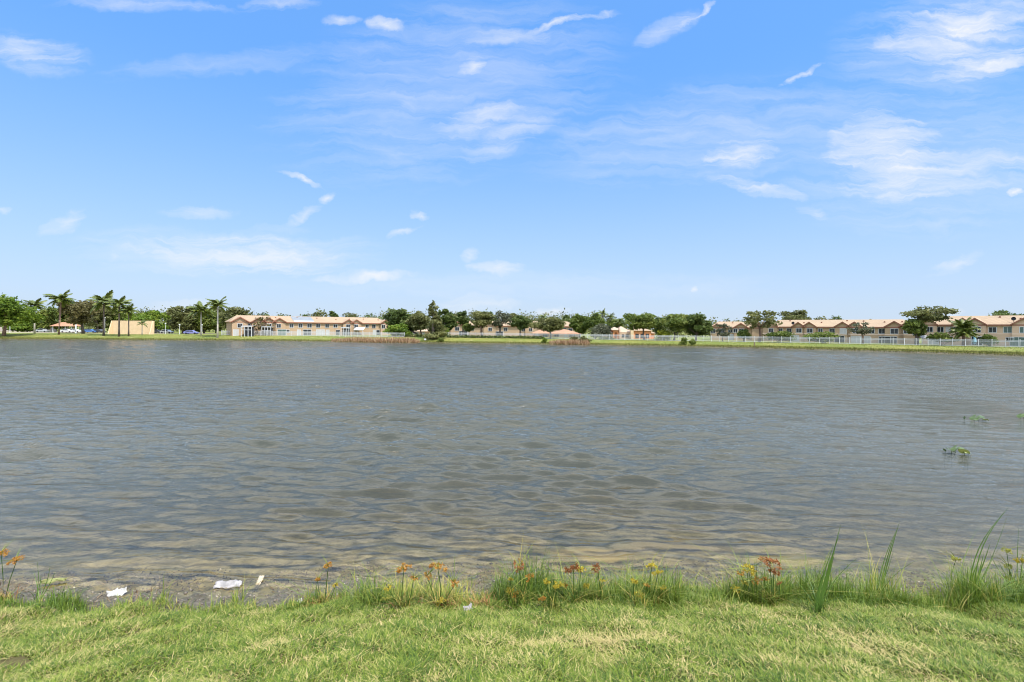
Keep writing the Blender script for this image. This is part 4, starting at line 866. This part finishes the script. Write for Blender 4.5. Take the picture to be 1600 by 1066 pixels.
for px, py, rx, ry, a in [(930, 1012, .42, .17, 1.5), (1212, 1035, .40, .2, 1.3), (412, 1012, .38, .15, 1.2), (165, 978, .45, .12, 1.1), (1330, 1000, .5, .14, .7), (330, 990, .6, .1, .8), (560, 1000, .5, .1, .6), (1270, 1045, .6, .15, .8), (60, 965, .4, .1, .6), (960, 1040, .3, .14, .9)]:
    w_ = ground_at(px, py); pt = pt + .72 * a * np.exp(-((x - w_.x) / rx) ** 2 - ((y - w_.y) / ry) ** 2)
dirt = np.zeros(n)
for px, py, rx, ry in [(28, 1034, .22, .10), (5, 1040, .2, .08)]:
    w_ = ground_at(px, py); dirt += np.exp(-((x - w_.x) / rx) ** 2 - ((y - w_.y) / ry) ** 2)
keep &= rg.random(n) > dirt * 1.1
straw = 1 / (1 + np.exp(-(pt - .92) * 3.6)); isd = rg.random(n) < straw * .85 + .06
tint = np.where(isd, rg.uniform(.70, 1, n), np.clip(.34 + .10 * vnoise(x, y, 7, 3.5) + .28 * rg.normal(size=n), 0, .70))
hg = np.where(isd, rg.uniform(.03, .075, n), rg.uniform(.030, .082, n) * (1 + .25 * vnoise(x, y, 8, 4.)).clip(.6, 1.5))
V, Fs, tn = blades(np.stack([x, y, z - .004], -1)[keep], hg[keep], rg.uniform(.006, .0145, n)[keep], rg.uniform(0, 6.283, n)[keep], np.where(isd, rg.uniform(.9, 2.4, n), rg.uniform(.4, 2.1, n))[keep], tint[keep], 2)
tag(mesh_obj('lawn_grass', V, Fs, M['lawn'], attrs={'tint': tn}), 'short sunlit lawn grass with straw-coloured patches in the foreground', 'grass', kind='stuff')
# taller waterside grass in clumps
bs = []; hs_ = []; ti = []; le = []; wd = []
def clump(px0, px1, y0, y1, h0, h1, k, t0=.0, t1=.55, lean=.45):
    k = int(k * 1.2)
    yy = rg.uniform(y0, y1, k); xx = rg.uniform((px0 - 800) / 800, (px1 - 800) / 800, k) * yy; u_ = np.abs((xx / yy * 800 + 800 - (px0 + px1) / 2) / ((px1 - px0) / 2))
    bs.append(np.stack([xx, yy, terrain(xx, yy)], -1)); hs_.append(rg.uniform(h0, h1, k) * 1.28 * (1 - .35 * u_ ** 2)); q_ = vnoise(xx, yy * 2, 55, 3.2); hs_[-1] = hs_[-1] * np.clip(.95 + .42 * q_, .45, 1.6) * rg.uniform(.55, 1.25, k); ti.append(np.clip(rg.uniform(t0, t1, k) + .12 * vnoise(xx, yy, 56, 2.), 0, 1)); le.append(np.abs(rg.normal(size=k)) * lean * 1.45 + .05); wd.append(rg.uniform(.006, .0125, k))
for a in [(0, 70, 7.0, 7.5, .06, .16, 260), (75, 140, 7.1, 7.5, .10, .24, 420), (140, 330, 7.0, 7.45, .05, .15, 420, .1, .9), (245, 300, 7.35, 7.6, .08, .2, 60, .3, .9), (330, 480, 7.0, 7.4, .05, .14, 380, .2, .9), (480, 545, 7.1, 7.5, .08, .22, 230, .2, 1.), (540, 620, 7.0, 7.4, .08, .22, 260), (566, 606, 7.2, 7.5, .2, .42, 90), (600, 725, 7.1, 7.5, .12, .36, 480, .2, .95),
          (700, 780, 7.0, 7.35, .06, .2, 260, .2, .9), (772, 872, 7.0, 7.55, .16, .46, 900, 0, .5), (840, 970, 7.0, 7.6, .12, .36, 900), (950, 1010, 7.1, 7.7, .14, .38, 520), (1000, 1070, 7.1, 7.8, .16, .44, 640), (1060, 1160, 6.95, 7.5, .06, .22, 520), (1145, 1240, 7.0, 7.6, .16, .42, 760, 0, .5), (1225, 1262, 7.0, 7.4, .06, .2, 140), (1248, 1335, 7.0, 7.7, .2, .48, 900, 0, .5), (1320, 1420, 7.0, 7.6, .12, .34, 800), (1400, 1470, 7.1, 7.75, .14, .38, 700), (1440, 1500, 7.2, 7.75, .14, .36, 460, .1, .6), (1495, 1560, 7.2, 7.9, .16, .42, 700), (1545, 1700, 7.2, 8.0, .2, .5, 1500),
          (-120, 60, 7.0, 7.5, .06, .2, 500), (-950, -60, 6.9, 7.5, .06, .3, 1100, 0, .8), (1660, 2500, 7.0, 7.9, .1, .42, 2200, 0, .8, .6), (252, 272, 7.4, 7.7, .12, .24, 45, .2, .9), (286, 304, 7.3, 7.6, .1, .2, 40, .2, .9), (366, 384, 7.4, 7.8, .12, .24, 40, .2, .95), (388, 404, 7.3, 7.6, .1, .2, 30, .3, 1.), (100, 128, 7.4, 7.7, .06, .14, 30, .3, 1.), (420, 470, 7.2, 7.5, .06, .16, 90, .5, 1.), (0, 1600, 6.8, 7.3, .04, .11, 5200, .1, .6), (470, 760, 7.0, 7.6, .08, .3, 900, .05, .95, .7), (740, 1240, 7.1, 7.8, .1, .36, 1300, 0, .8, .6), (0, 480, 7.2, 7.5, .05, .2, 420, .1, 1., .7), (700, 1600, 6.85, 7.35, .06, .16, 4200, .0, .6), (760, 1080, 7.1, 7.8, .3, .62, 130, .2, .95, .9), (1130, 1250, 7.1, 7.7, .3, .62, 60, .2, .95, .9), (1240, 1700, 7.1, 7.9, .3, .66, 220, .2, .95, .9), (480, 730, 7.1, 7.5, .22, .45, 90, .3, 1., .9), (600, 1060, 7.1, 7.9, .08, .3, 700, .35, 1.), (1120, 1640, 7.1, 7.9, .1, .34, 900, .3, 1.)]: clump(*a)
B_ = np.concatenate(bs); H_ = np.concatenate(hs_); T2 = np.concatenate(ti); L2 = np.concatenate(le); W2 = np.concatenate(wd)
V, Fs, tn = blades(B_ - [0, 0, .01], H_, W2, rg.uniform(0, 6.283, len(B_)), L2, T2, 4)
tag(mesh_obj('shore_grass', V, Fs, M['tall_grass'], attrs={'tint': tn}), 'uneven taller green grass along the near waterline', 'grass', kind='stuff')
# far bank: rough grass at the waterline, dead brown reed beds
def shore_strip(px0, px1, k, o0, o1): px_ = rg.uniform(px0, px1, k); Ys = np.interp(px_, [p[0] for p in FAR], [p[1] for p in far_pts]) + rg.uniform(o0, o1, k); xx = (px_ - 800) / 800 * Ys; return np.stack([xx, Ys, np.maximum(terrain(xx, Ys), -.1)], -1)
b_ = shore_strip(-60, 1680, 26000, -.3, 2.2); n = len(b_)
V, Fs, tn = blades(b_, rg.uniform(.15, .55, n), rg.uniform(.03, .08, n), rg.uniform(0, 6.283, n), rg.uniform(.1, .7, n), np.clip(.4 + .25 * rg.normal(size=n), 0, 1), 2)
b2 = shore_strip(-60, 1680, 26000, 2, 14); n = len(b2)
V2, F2, t2 = blades(b2, rg.uniform(.06, .2, n), rg.uniform(.03, .07, n), rg.uniform(0, 6.283, n), rg.uniform(.2, .9, n), np.clip(.55 + .2 * rg.normal(size=n), 0, 1), 2)
tag(mesh_obj('bank_grass', np.vstack([V, V2]), [np.concatenate([Fs[0], F2[0] + len(V)]), np.concatenate([Fs[1], F2[1] + len(V)])], M['bank'], attrs={'tint': np.concatenate([tn, t2])}), 'rough yellow-green grass along the far bank waterline', 'grass', kind='stuff')
for px0, px1, o1, k, h0, h1, lab in [(518, 656, 3.5, 4200, .5, 1.7, 'long bed of dead brown reeds below the left row houses'), (858, 922, 3.5, 2000, .5, 1.6, 'short bed of dead brown reeds below the reddish hip roof')]:
    b_ = shore_strip(px0, px1, k, -.3, o1); n = len(b_); fx_ = (b_[:, 0] / b_[:, 1] * 800 + 800 - px0) / (px1 - px0); hh_ = rg.uniform(h0, h1, n) * np.clip(.55 + .5 * sm(fx_ * 3), 0, 1) * np.clip(.5 + sm((1 - fx_) * 8), 0, 1)
    V, Fs, tn = blades(b_, hh_, rg.uniform(.04, .1, n), rg.uniform(0, 6.283, n), rg.uniform(.05, .6, n), rg.random(n), 3)
    tag(mesh_obj('reeds', V, Fs, M['reed'], attrs={'tint': tn}), lab, 'reeds', kind='stuff')

# ------------------------------------------------------------------ pebbles and debris of the near shore
n = 9000; y = rg.uniform(6.9, 9.6, n); x = (rg.random(n) * 2 - 1) * (y * 1.06 + .5); s = sdf(x, y); k_ = (s > -.75) & (s < 1.25); x, y = x[k_], y[k_]; n = len(x); z = terrain(x, y)
r_ = rg.uniform(.006, .021, n) * np.where(rg.random(n) < .05, 1.8, 1); Vo = np.array([(1, 0, 0), (-.9, .2, 0), (0, 1, 0), (.1, -1, 0), (0, 0, .7), (0, 0, -.6)]); Fo = np.array([(0, 2, 4), (2, 1, 4), (1, 3, 4), (3, 0, 4), (2, 0, 5), (1, 2, 5), (3, 1, 5), (0, 3, 5)])
an = rg.uniform(0, 6.28, n); Vp = Vo[None] * (1 + .3 * rg.normal(size=(n, 6, 1))) * r_[:, None, None]; Vx = Vp[..., 0] * np.cos(an)[:, None] - Vp[..., 1] * np.sin(an)[:, None]; Vy = Vp[..., 0] * np.sin(an)[:, None] + Vp[..., 1] * np.cos(an)[:, None]
Vp = np.stack([Vx + x[:, None], Vy + y[:, None], Vp[..., 2] + z[:, None] + .004], -1).reshape(-1, 3)
M['pebble'] = leafmat('pebble_stone', (.05, .042, .036), (.20, .165, .13), (.42, .36, .29), 0, .8, .3)
tag(mesh_obj('pebbles', Vp, [(Fo[None] + 6 * np.arange(n)[:, None, None]).reshape(-1, 3)], M['pebble'], attrs={'tint': np.repeat(np.clip(rg.normal(size=n) * .22 + .42, 0, 1), 6)}), 'grey-brown pebbles and shell bits along the near waterline', 'pebbles', kind='stuff')
n = 11000; y = rg.uniform(6.9, 9.5, n); x = (rg.random(n) * 2 - 1) * (y * 1.06 + .5); s = sdf(x, y); k_ = (s > -.45) & (s < 1.3) & (vnoise(x, y, 31, 2.5) + rg.normal(size=n) * .4 > -.1); x, y = x[k_], y[k_]; n = len(x)
V, Fs, tn = blades(np.stack([x, y, terrain(x, y) + .004], -1), rg.uniform(.015, .07, n), rg.uniform(.005, .013, n), rg.uniform(0, 6.28, n), rg.uniform(1.6, 4.5, n), rg.random(n) ** 1.6, 3)
M['debris'] = leafmat('dead_debris', (.035, .022, .014), (.13, .075, .045), (.40, .30, .17), .1, .8, .1)
tag(mesh_obj('shore_debris', V, Fs, M['debris'], attrs={'tint': tn}), 'brown dead stalks and leaf litter on the near mud', 'debris', kind='stuff')

# ------------------------------------------------------------------ sedges with orange heads
HM = {'orange': leafmat('sedge_orange', (.24, .10, .02), (.42, .20, .035), (.56, .34, .08), .25, .7, .1), 'red': leafmat('sedge_red', (.14, .05, .022), (.27, .105, .04), (.42, .22, .07), .25, .7, .1), 'yellow': leafmat('sedge_yellow', (.26, .20, .02), (.50, .38, .04), (.62, .52, .10), .3, .7, .1), 'lime': leafmat('sedge_lime', (.20, .24, .04), (.36, .36, .07), (.52, .44, .12), .3, .7, .1)}
M['sedge_leaf'] = leafmat('sedge_leaf', (.055, .11, .016), (.17, .22, .03), (.46, .33, .09), .3, .5, .25)
M['sedge_dead'] = leafmat('sedge_dead', (.13, .05, .025), (.26, .13, .05), (.40, .27, .10), .25, .7, .1)
def head_mesh(r, m, rg, dbl=False):
    V = []; F = []; T = []; nr = 13
    for i in range(nr):
        el_ = rg.uniform(.1, 1.35); az_ = 6.283 * i / nr + rg.normal() * .3; ln = r * rg.uniform(.45, .85); c = np.array([math.cos(az_) * math.cos(el_), math.sin(az_) * math.cos(el_), math.sin(el_) * .75]) * ln; k = len(V)
        side = np.array([-math.sin(az_), math.cos(az_), 0]) * .0012; V += [-side, side, c + side, c - side]; F.append([k, k + 1, k + 2, k + 3]); T += [.9] * 4
        for j in range(30):
            d = rg.normal(size=3); d /= np.linalg.norm(d); a = rg.normal(size=3); a -= a.dot(d) * d; a /= np.linalg.norm(a); l = r * rg.uniform(.16, .34); w_ = l * .12; k = len(V)
            V += [c, c + d * l * .55 + a * w_, c + d * l, c + d * l * .55 - a * w_]; F.append([k, k + 1, k + 2, k + 3]); T += [float(np.clip(rg.normal() * .25 + .5, 0, 1))] * 4
    return raw('flower_head', np.array(V), [np.array(F)], m, attrs={'tint': np.array(T)})
def sedge(label, bx, by, heads, seed, nleaf=26, lh=.32, dead=0):
    rg = np.random.default_rng(seed + 50); b0_ = ground_at(bx, by); Y = b0_.y; root = thing('umbrella_sedge', label, 'sedge', b0_, 0, 'flowering sedges on the near shore')
    for hx_, hy_, r, col in heads:
        r *= 1.55; tip = P(hx_, hy_, Y + rg.normal() * .05) - b0_; st = Vector((rg.normal() * .03 + tip.x * .25, rg.normal() * .03, 0)); md = (st + tip) / 2 + Vector((rg.normal() * .012, 0, 0))
        a = MB(); a.tube([st - Vector((0, 0, .02)), md, tip], [.0062, .0054, .0042], 5); a.build('stem', M['sedge_leaf'], root)
        h = link(bpy.data.objects.new('flower_head', head_mesh(r, HM[col], rg)), root); h.location = tip; h.rotation_euler = (rg.normal() * .3, rg.normal() * .3, rg.uniform(0, 6.28)); h.scale = (rg.uniform(.85, 1.2), rg.uniform(.85, 1.2), rg.uniform(.7, 1.15))
        k = int(rg.integers(4, 7)); V, Fs, tn = blades(np.zeros((k, 3)), rg.uniform(.14, .30, k), np.full(k, .011), rg.uniform(0, 6.28, k), rg.uniform(.7, 1.9, k), rg.uniform(.1, .8, k), 5)
        mesh_obj('bract', V, Fs, M['sedge_leaf'], h, attrs={'tint': tn})
    if nleaf:
        k = int(nleaf * 2.0); bb = np.stack([rg.normal(size=k) * .06, rg.normal(size=k) * .05, np.full(k, -.015)], -1)
        V, Fs, tn = blades(bb, rg.uniform(.4, 1.1, k) * lh, rg.uniform(.009, .015, k), rg.uniform(0, 6.28, k), rg.uniform(.2, 1.3, k), rg.uniform(0, 1., k), 5); mesh_obj('foliage', V, Fs, M['sedge_leaf'], root, attrs={'tint': tn})
    if dead:
        k = int(dead * 1.7); bb = np.stack([rg.normal(size=k) * .09, rg.normal(size=k) * .05, np.full(k, -.01)], -1)
        V, Fs, tn = blades(bb, rg.uniform(.3, 1., k) * .27, rg.uniform(.008, .013, k), rg.uniform(0, 6.28, k), rg.uniform(.4, 1.8, k), rg.random(k), 4); mesh_obj('dead_foliage', V, Fs, M['sedge_dead'], root, attrs={'tint': tn})
sedge('sedge with two orange heads cut by the left photo edge', 7, 938, [(2, 868, .075, 'orange'), (26, 877, .075, 'orange')], 1, 10, .2, 26)
sedge('lone orange-headed sedge left of the double-clump sedges', 503, 948, [(513, 886, .07, 'orange'), (496, 908, .045, 'orange'), (524, 916, .04, 'yellow')], 2, 26, .34, 40)
sedge('sedge with a broad orange-yellow head left of the reddish clump', 630, 952, [(631, 891, .09, 'orange'), (607, 920, .05, 'yellow'), (604, 938, .05, 'lime'), (646, 906, .05, 'orange')], 3, 36, .4, 14)
sedge('sedge clump with crowded orange-brown heads, reddish dead stalks', 690, 950, [(684, 888, .085, 'orange'), (667, 900, .06, 'orange'), (711, 912, .05, 'orange'), (690, 942, .06, 'yellow')], 4, 26, .36, 46)
sedge('small dry reddish sedge tuft left of the first green clump', 757, 950, [], 5, 6, .2, 46)
sedge('sedge with a single red-brown head in the first green clump', 814, 945, [(811, 885, .075, 'red'), (797, 908, .045, 'yellow'), (797, 924, .05, 'yellow'), (828, 903, .05, 'orange'), (806, 930, .045, 'orange')], 6, 34, .4)
sedge('sedge with two small yellow heads left of the dark red pair', 862, 950, [(853, 911, .045, 'yellow'), (873, 917, .06, 'yellow'), (848, 938, .05, 'orange')], 7, 24, .34)
sedge('sedge with a dark red double head and upright bracts', 900, 944, [(896, 894, .085, 'red'), (908, 892, .07, 'yellow'), (883, 916, .045, 'orange'), (916, 919, .05, 'yellow')], 8, 30, .38)
sedge('sedge with a rusty brown head and a small yellow one', 936, 940, [(934, 890, .065, 'red'), (941, 908, .04, 'yellow')], 9, 24, .36)
sedge('low sedge with two yellow-green heads right of the rusty one', 998, 948, [(990, 911, .055, 'yellow'), (998, 931, .055, 'yellow')], 10, 22, .32)
sedge('tall yellow-headed sedge on a straight stem mid right', 1020, 946, [(1018, 887, .06, 'yellow'), (1028, 897, .06, 'yellow'), (1010, 916, .045, 'orange'), (1037, 920, .045, 'yellow')], 11, 20, .36)
sedge('headless dark sedge shoot right of the tall yellow one', 1064, 935, [], 12, 9, .42)
sedge('sedge with olive-yellow heads left of the big rusty one', 1170, 945, [(1170, 893, .085, 'yellow'), (1158, 898, .05, 'orange'), (1163, 912, .05, 'yellow'), (1182, 908, .05, 'orange'), (1150, 921, .045, 'yellow')], 13, 28, .4)
sedge('tallest rusty-headed sedge with two tiers of flowers', 1206, 945, [(1203, 881, .10, 'red'), (1209, 897, .07, 'red'), (1195, 906, .05, 'orange'), (1218, 913, .045, 'red')], 14, 28, .42)
sedge('lime-headed sedge between the two right-hand tall stalks', 1487, 918, [(1493, 876, .07, 'lime')], 15, 12, .3)
sedge('many-headed lime sedge at the right photo edge', 1588, 930, [(1573, 863, .06, 'lime'), (1577, 888, .06, 'lime'), (1572, 905, .05, 'lime'), (1597, 880, .07, 'yellow'), (1612, 872, .07, 'lime')], 16, 60, .46)
# tall grass stalks
def stalk(label, bx, by, tips, seed, extra=10):
    rg = np.random.default_rng(seed); b0_ = ground_at(bx, by); root = thing('tall_grass_stalk', label, 'tall grass', b0_, 0, 'tall grass stalks on the near shore')
    for tx_, ty_, w_, bend in tips:
        tip = P(tx_, ty_, b0_.y + .05) - b0_; s0 = Vector((rg.normal() * .02, rg.normal() * .02, -.02)); nrm = Vector((0, -1, 0)); V = []; T = []; F = []; m = 9
        side = (tip - s0).cross(nrm).normalized()
        for i in range(m + 1):
            t = i / m; c = s0.lerp(tip, t) + side * bend * math.sin(math.pi * t) + Vector((0, .03 * math.sin(3 * t), 0)); ww = w_ * 1.5 * (1 - t ** 2.2) * .5 + .0012
            V += [c - side * ww, c + Vector((0, -ww * .6, 0)), c + side * ww]; T += [float(np.clip(.12 + .2 * rg.random(), 0, 1))] * 3
            if i: k = 3 * i; F += [[k - 3, k - 2, k + 1, k], [k - 2, k - 1, k + 2, k + 1]]
        mesh_obj('leaf', np.array([tuple(v_) for v_ in V]), [np.array(F)], M['stalk_leaf'], root, attrs={'tint': np.array(T)})
    k = extra; bb = np.stack([rg.normal(size=k) * .04, rg.normal(size=k) * .04, np.full(k, -.01)], -1)
    V, Fs, tn = blades(bb, rg.uniform(.25, .6, k), rg.uniform(.008, .012, k), rg.uniform(0, 6.28, k), rg.uniform(.15, 1.2, k), rg.uniform(0, .5, k), 5); mesh_obj('foliage', V, Fs, M['stalk_leaf'], root, attrs={'tint': tn})
stalk('dense upright green stalk, leftmost of the tall three', 1277, 962, [(1314, 820, .017, .02), (1311, 838, .016, .0), (1303, 852, .016, -.01), (1297, 872, .016, .02), (1292, 884, .014, -.02), (1305, 862, .014, .03), (1340, 872, .006, -.06)], 1, 26)
stalk('pair of thin stalks crossing, middle of the tall three', 1372, 936, [(1406, 815, .014, .01), (1402, 826, .013, -.01), (1399, 832, .011, -.02), (1432, 876, .006, -.05), (1396, 862, .008, .05)], 2, 10)
stalk('long curved stalk bending right, rightmost of the tall three', 1512, 938, [(1576, 793, .013, -.13), (1570, 800, .013, -.12), (1548, 848, .018, .05), (1538, 862, .018, .03), (1528, 880, .018, .0), (1574, 808, .006, .06)], 3, 22)
stalk('short stiff stalk at the right photo edge', 1590, 925, [(1592, 826, .010, .02), (1546, 862, .008, -.03), (1560, 876, .007, -.02)], 4, 16)
stalk('thin purplish shoots beside the left photo edge sedge', 60, 938, [(58, 878, .008, .0), (78, 882, .007, .01), (86, 893, .008, .0), (64, 897, .008, -.01)], 5, 5)

# ------------------------------------------------------------------ litter
def scrap(name, label, cat, px, py, L, Wd, rz, m, seed, crump=.03, lift=.02, shape=None):
    rg = np.random.default_rng(seed); p = ground_at(px, py); nx, ny = 12, 7; V = []
    for j in range(ny):
        for i in range(nx):
            u_, v_ = i / (nx - 1) * 2 - 1, j / (ny - 1) * 2 - 1; k = shape(u_) if shape else 1
            V.append((u_ * L / 2 + rg.normal() * .006, v_ * Wd / 2 * k + rg.normal() * .006 + .012 * math.sin(5 * u_ + seed), lift + crump * (math.sin(3 * u_ + seed) * math.cos(2.5 * v_ + 1) + .55 * rg.normal()) + .02 * (v_ + 1)))
    F = [(j * nx + i, j * nx + i + 1, (j + 1) * nx + i + 1, (j + 1) * nx + i) for j in range(ny - 1) for i in range(nx - 1)]
    V = np.array(V); o = mesh_obj(name, V, [np.array(F)], M[m]); sd_ = o.modifiers.new('thick', 'SOLIDIFY'); sd_.thickness = .003; o.location = p; o.rotation_euler = (R(16), 0, rz); tag(o, label, cat)
M['paper'] = mat('white_paper', (.40, .39, .365), .85, .45, 14); M['plastic'] = mat('grey_plastic', (.27, .25, .24), .45, .6, 16, .2, .5); M['card'] = mat('beige_card', (.42, .35, .25), .8, .1, 6)
M['leaf_single'] = mat('yellow_leaf', (.21, .22, .08), .7, .5, 14)
scrap('paper_scrap', 'bright white crumpled paper scrap on the left mud', 'litter', 182, 930, .25, .15, R(30), 'paper', 2, .02, .02, lambda u_: .25 + .75 * (1 - abs(u_) ** 1.5))
scrap('plastic_wrapper', 'greyish flattened plastic wrapper lying at the left waterline', 'litter', 357, 916, .40, .11, R(9), 'plastic', 5, .018, .02)
scrap('card_scrap', 'small beige card scrap standing in the shallows', 'litter', 407, 911, .09, .16, R(-8), 'card', 7, .006, .03)
scrap('paper_scrap', 'small greyish-white crumpled scrap in the grass below the orange sedge clump', 'litter', 731, 956, .11, .07, R(22), 'plastic', 9, .02, .03)
scrap('plastic_scrap', 'tiny white scrap on the mud left of the lone sedge', 'litter', 468, 944, .07, .05, R(50), 'paper', 11, .01, .02)
scrap('floating_leaf', 'long yellow-green leaf lying in the shallows at the left', 'leaf', 84, 912, .34, .06, R(24), 'leaf_single', 13, .01, .03, lambda u_: (1 - u_ * u_) * .9 + .1)
# ------------------------------------------------------------------ water lilies, bank bits
M['pad'] = leafmat('lily_pad', (.035, .065, .012), (.085, .125, .025), (.25, .27, .07), .15, .4, .4)
def lily(label, pads, seed):
    rg = np.random.default_rng(seed); w0 = lambda px, py: (lambda d: Vector((d[0] * CAMZ / -d[2], CAMZ / -d[2], 0)))(ray(px, py))
    c = w0(*pads[0][:2]); root = thing('water_lily', label, 'water lily', c, 0, 'water lilies on the right')
    for px, py, r, tilt, t_ in pads:
        p = w0(px, py) - c; k = 12; V = [(0, 0, 0)]; m = Matrix.Rotation(tilt, 3, Vector((rg.normal(), rg.normal(), 0)).normalized())
        for i in range(k + 1): a = .3 + 5.7 * i / k; V.append(tuple(m @ Vector((math.cos(a) * r * 1.25, math.sin(a) * r, .02 * math.sin(3 * a)))))
        o = mesh_obj('leaf', np.array(V), [np.array([(0, i, i + 1) for i in range(1, k + 1)])], M['pad'], root, attrs={'tint': np.full(k + 2, t_)}); o.location = p + Vector((0, 0, .07 + r * math.sin(abs(tilt)) * .8))
        a = MB(); a.tube([p + Vector((0, 0, -.5)), p + Vector((.02, 0, .02)), o.location], .007, 5); a.build('stalk', M['sedge_leaf'], root)
lily('nearest water lily clump with bright upright leaves', [(1486, 709, .13, .5, .2), (1492, 706, .12, .6, .3), (1503, 708, .11, .8, .35), (1506, 712, .14, .7, .9), (1512, 712, .10, .3, 1.), (1476, 708, .05, 1.2, .1)], 1)
lily('farther water lily clump up the lake on the right', [(1522, 657, .16, .6, .2), (1528, 658, .15, .5, .5), (1535, 657, .16, .7, .2), (1540, 659, .10, .4, .9), (1507, 656, .05, 1.2, .1)], 2)
lily('water lily leaves cut by the right photo edge', [(1594, 654, .12, .7, .2), (1599, 653, .13, .5, .5), (1606, 654, .14, .4, .8)], 3)
st = thing('wooden_stake', 'short dark stake at the far waterline below the tall open tree', 'stake', (*xy(1179, shoreY(1179) + 1.2), gz(*xy(1179, shoreY(1179) + 1.2))))
a = MB(); a.tube([(0, 0, -.2), (.02, 0, .5), (0, 0, 1.0)], [.12, .11, .10], 8); a.build('pole', M['wood'], st); a = MB(); a.tube([(0, 0, 1.0), (0, 0, 1.05)], [.13, .05], 8); a.build('cap', M['dark'], st)
sg = thing('bank_sign', 'small white sign on the bank left of the pointed tree', 'sign', (*xy(664.5, shoreY(664) + 3.5), gz(*xy(664.5, shoreY(664) + 3.5))))
a = MB(); a.box(-.04, .04, -.03, .03, -.2, .62); a.build('post', M['wood'], sg); a = MB(); a.box(-.28, .28, -.06, -.035, .32, .78); a.build('board', M['white'], sg)
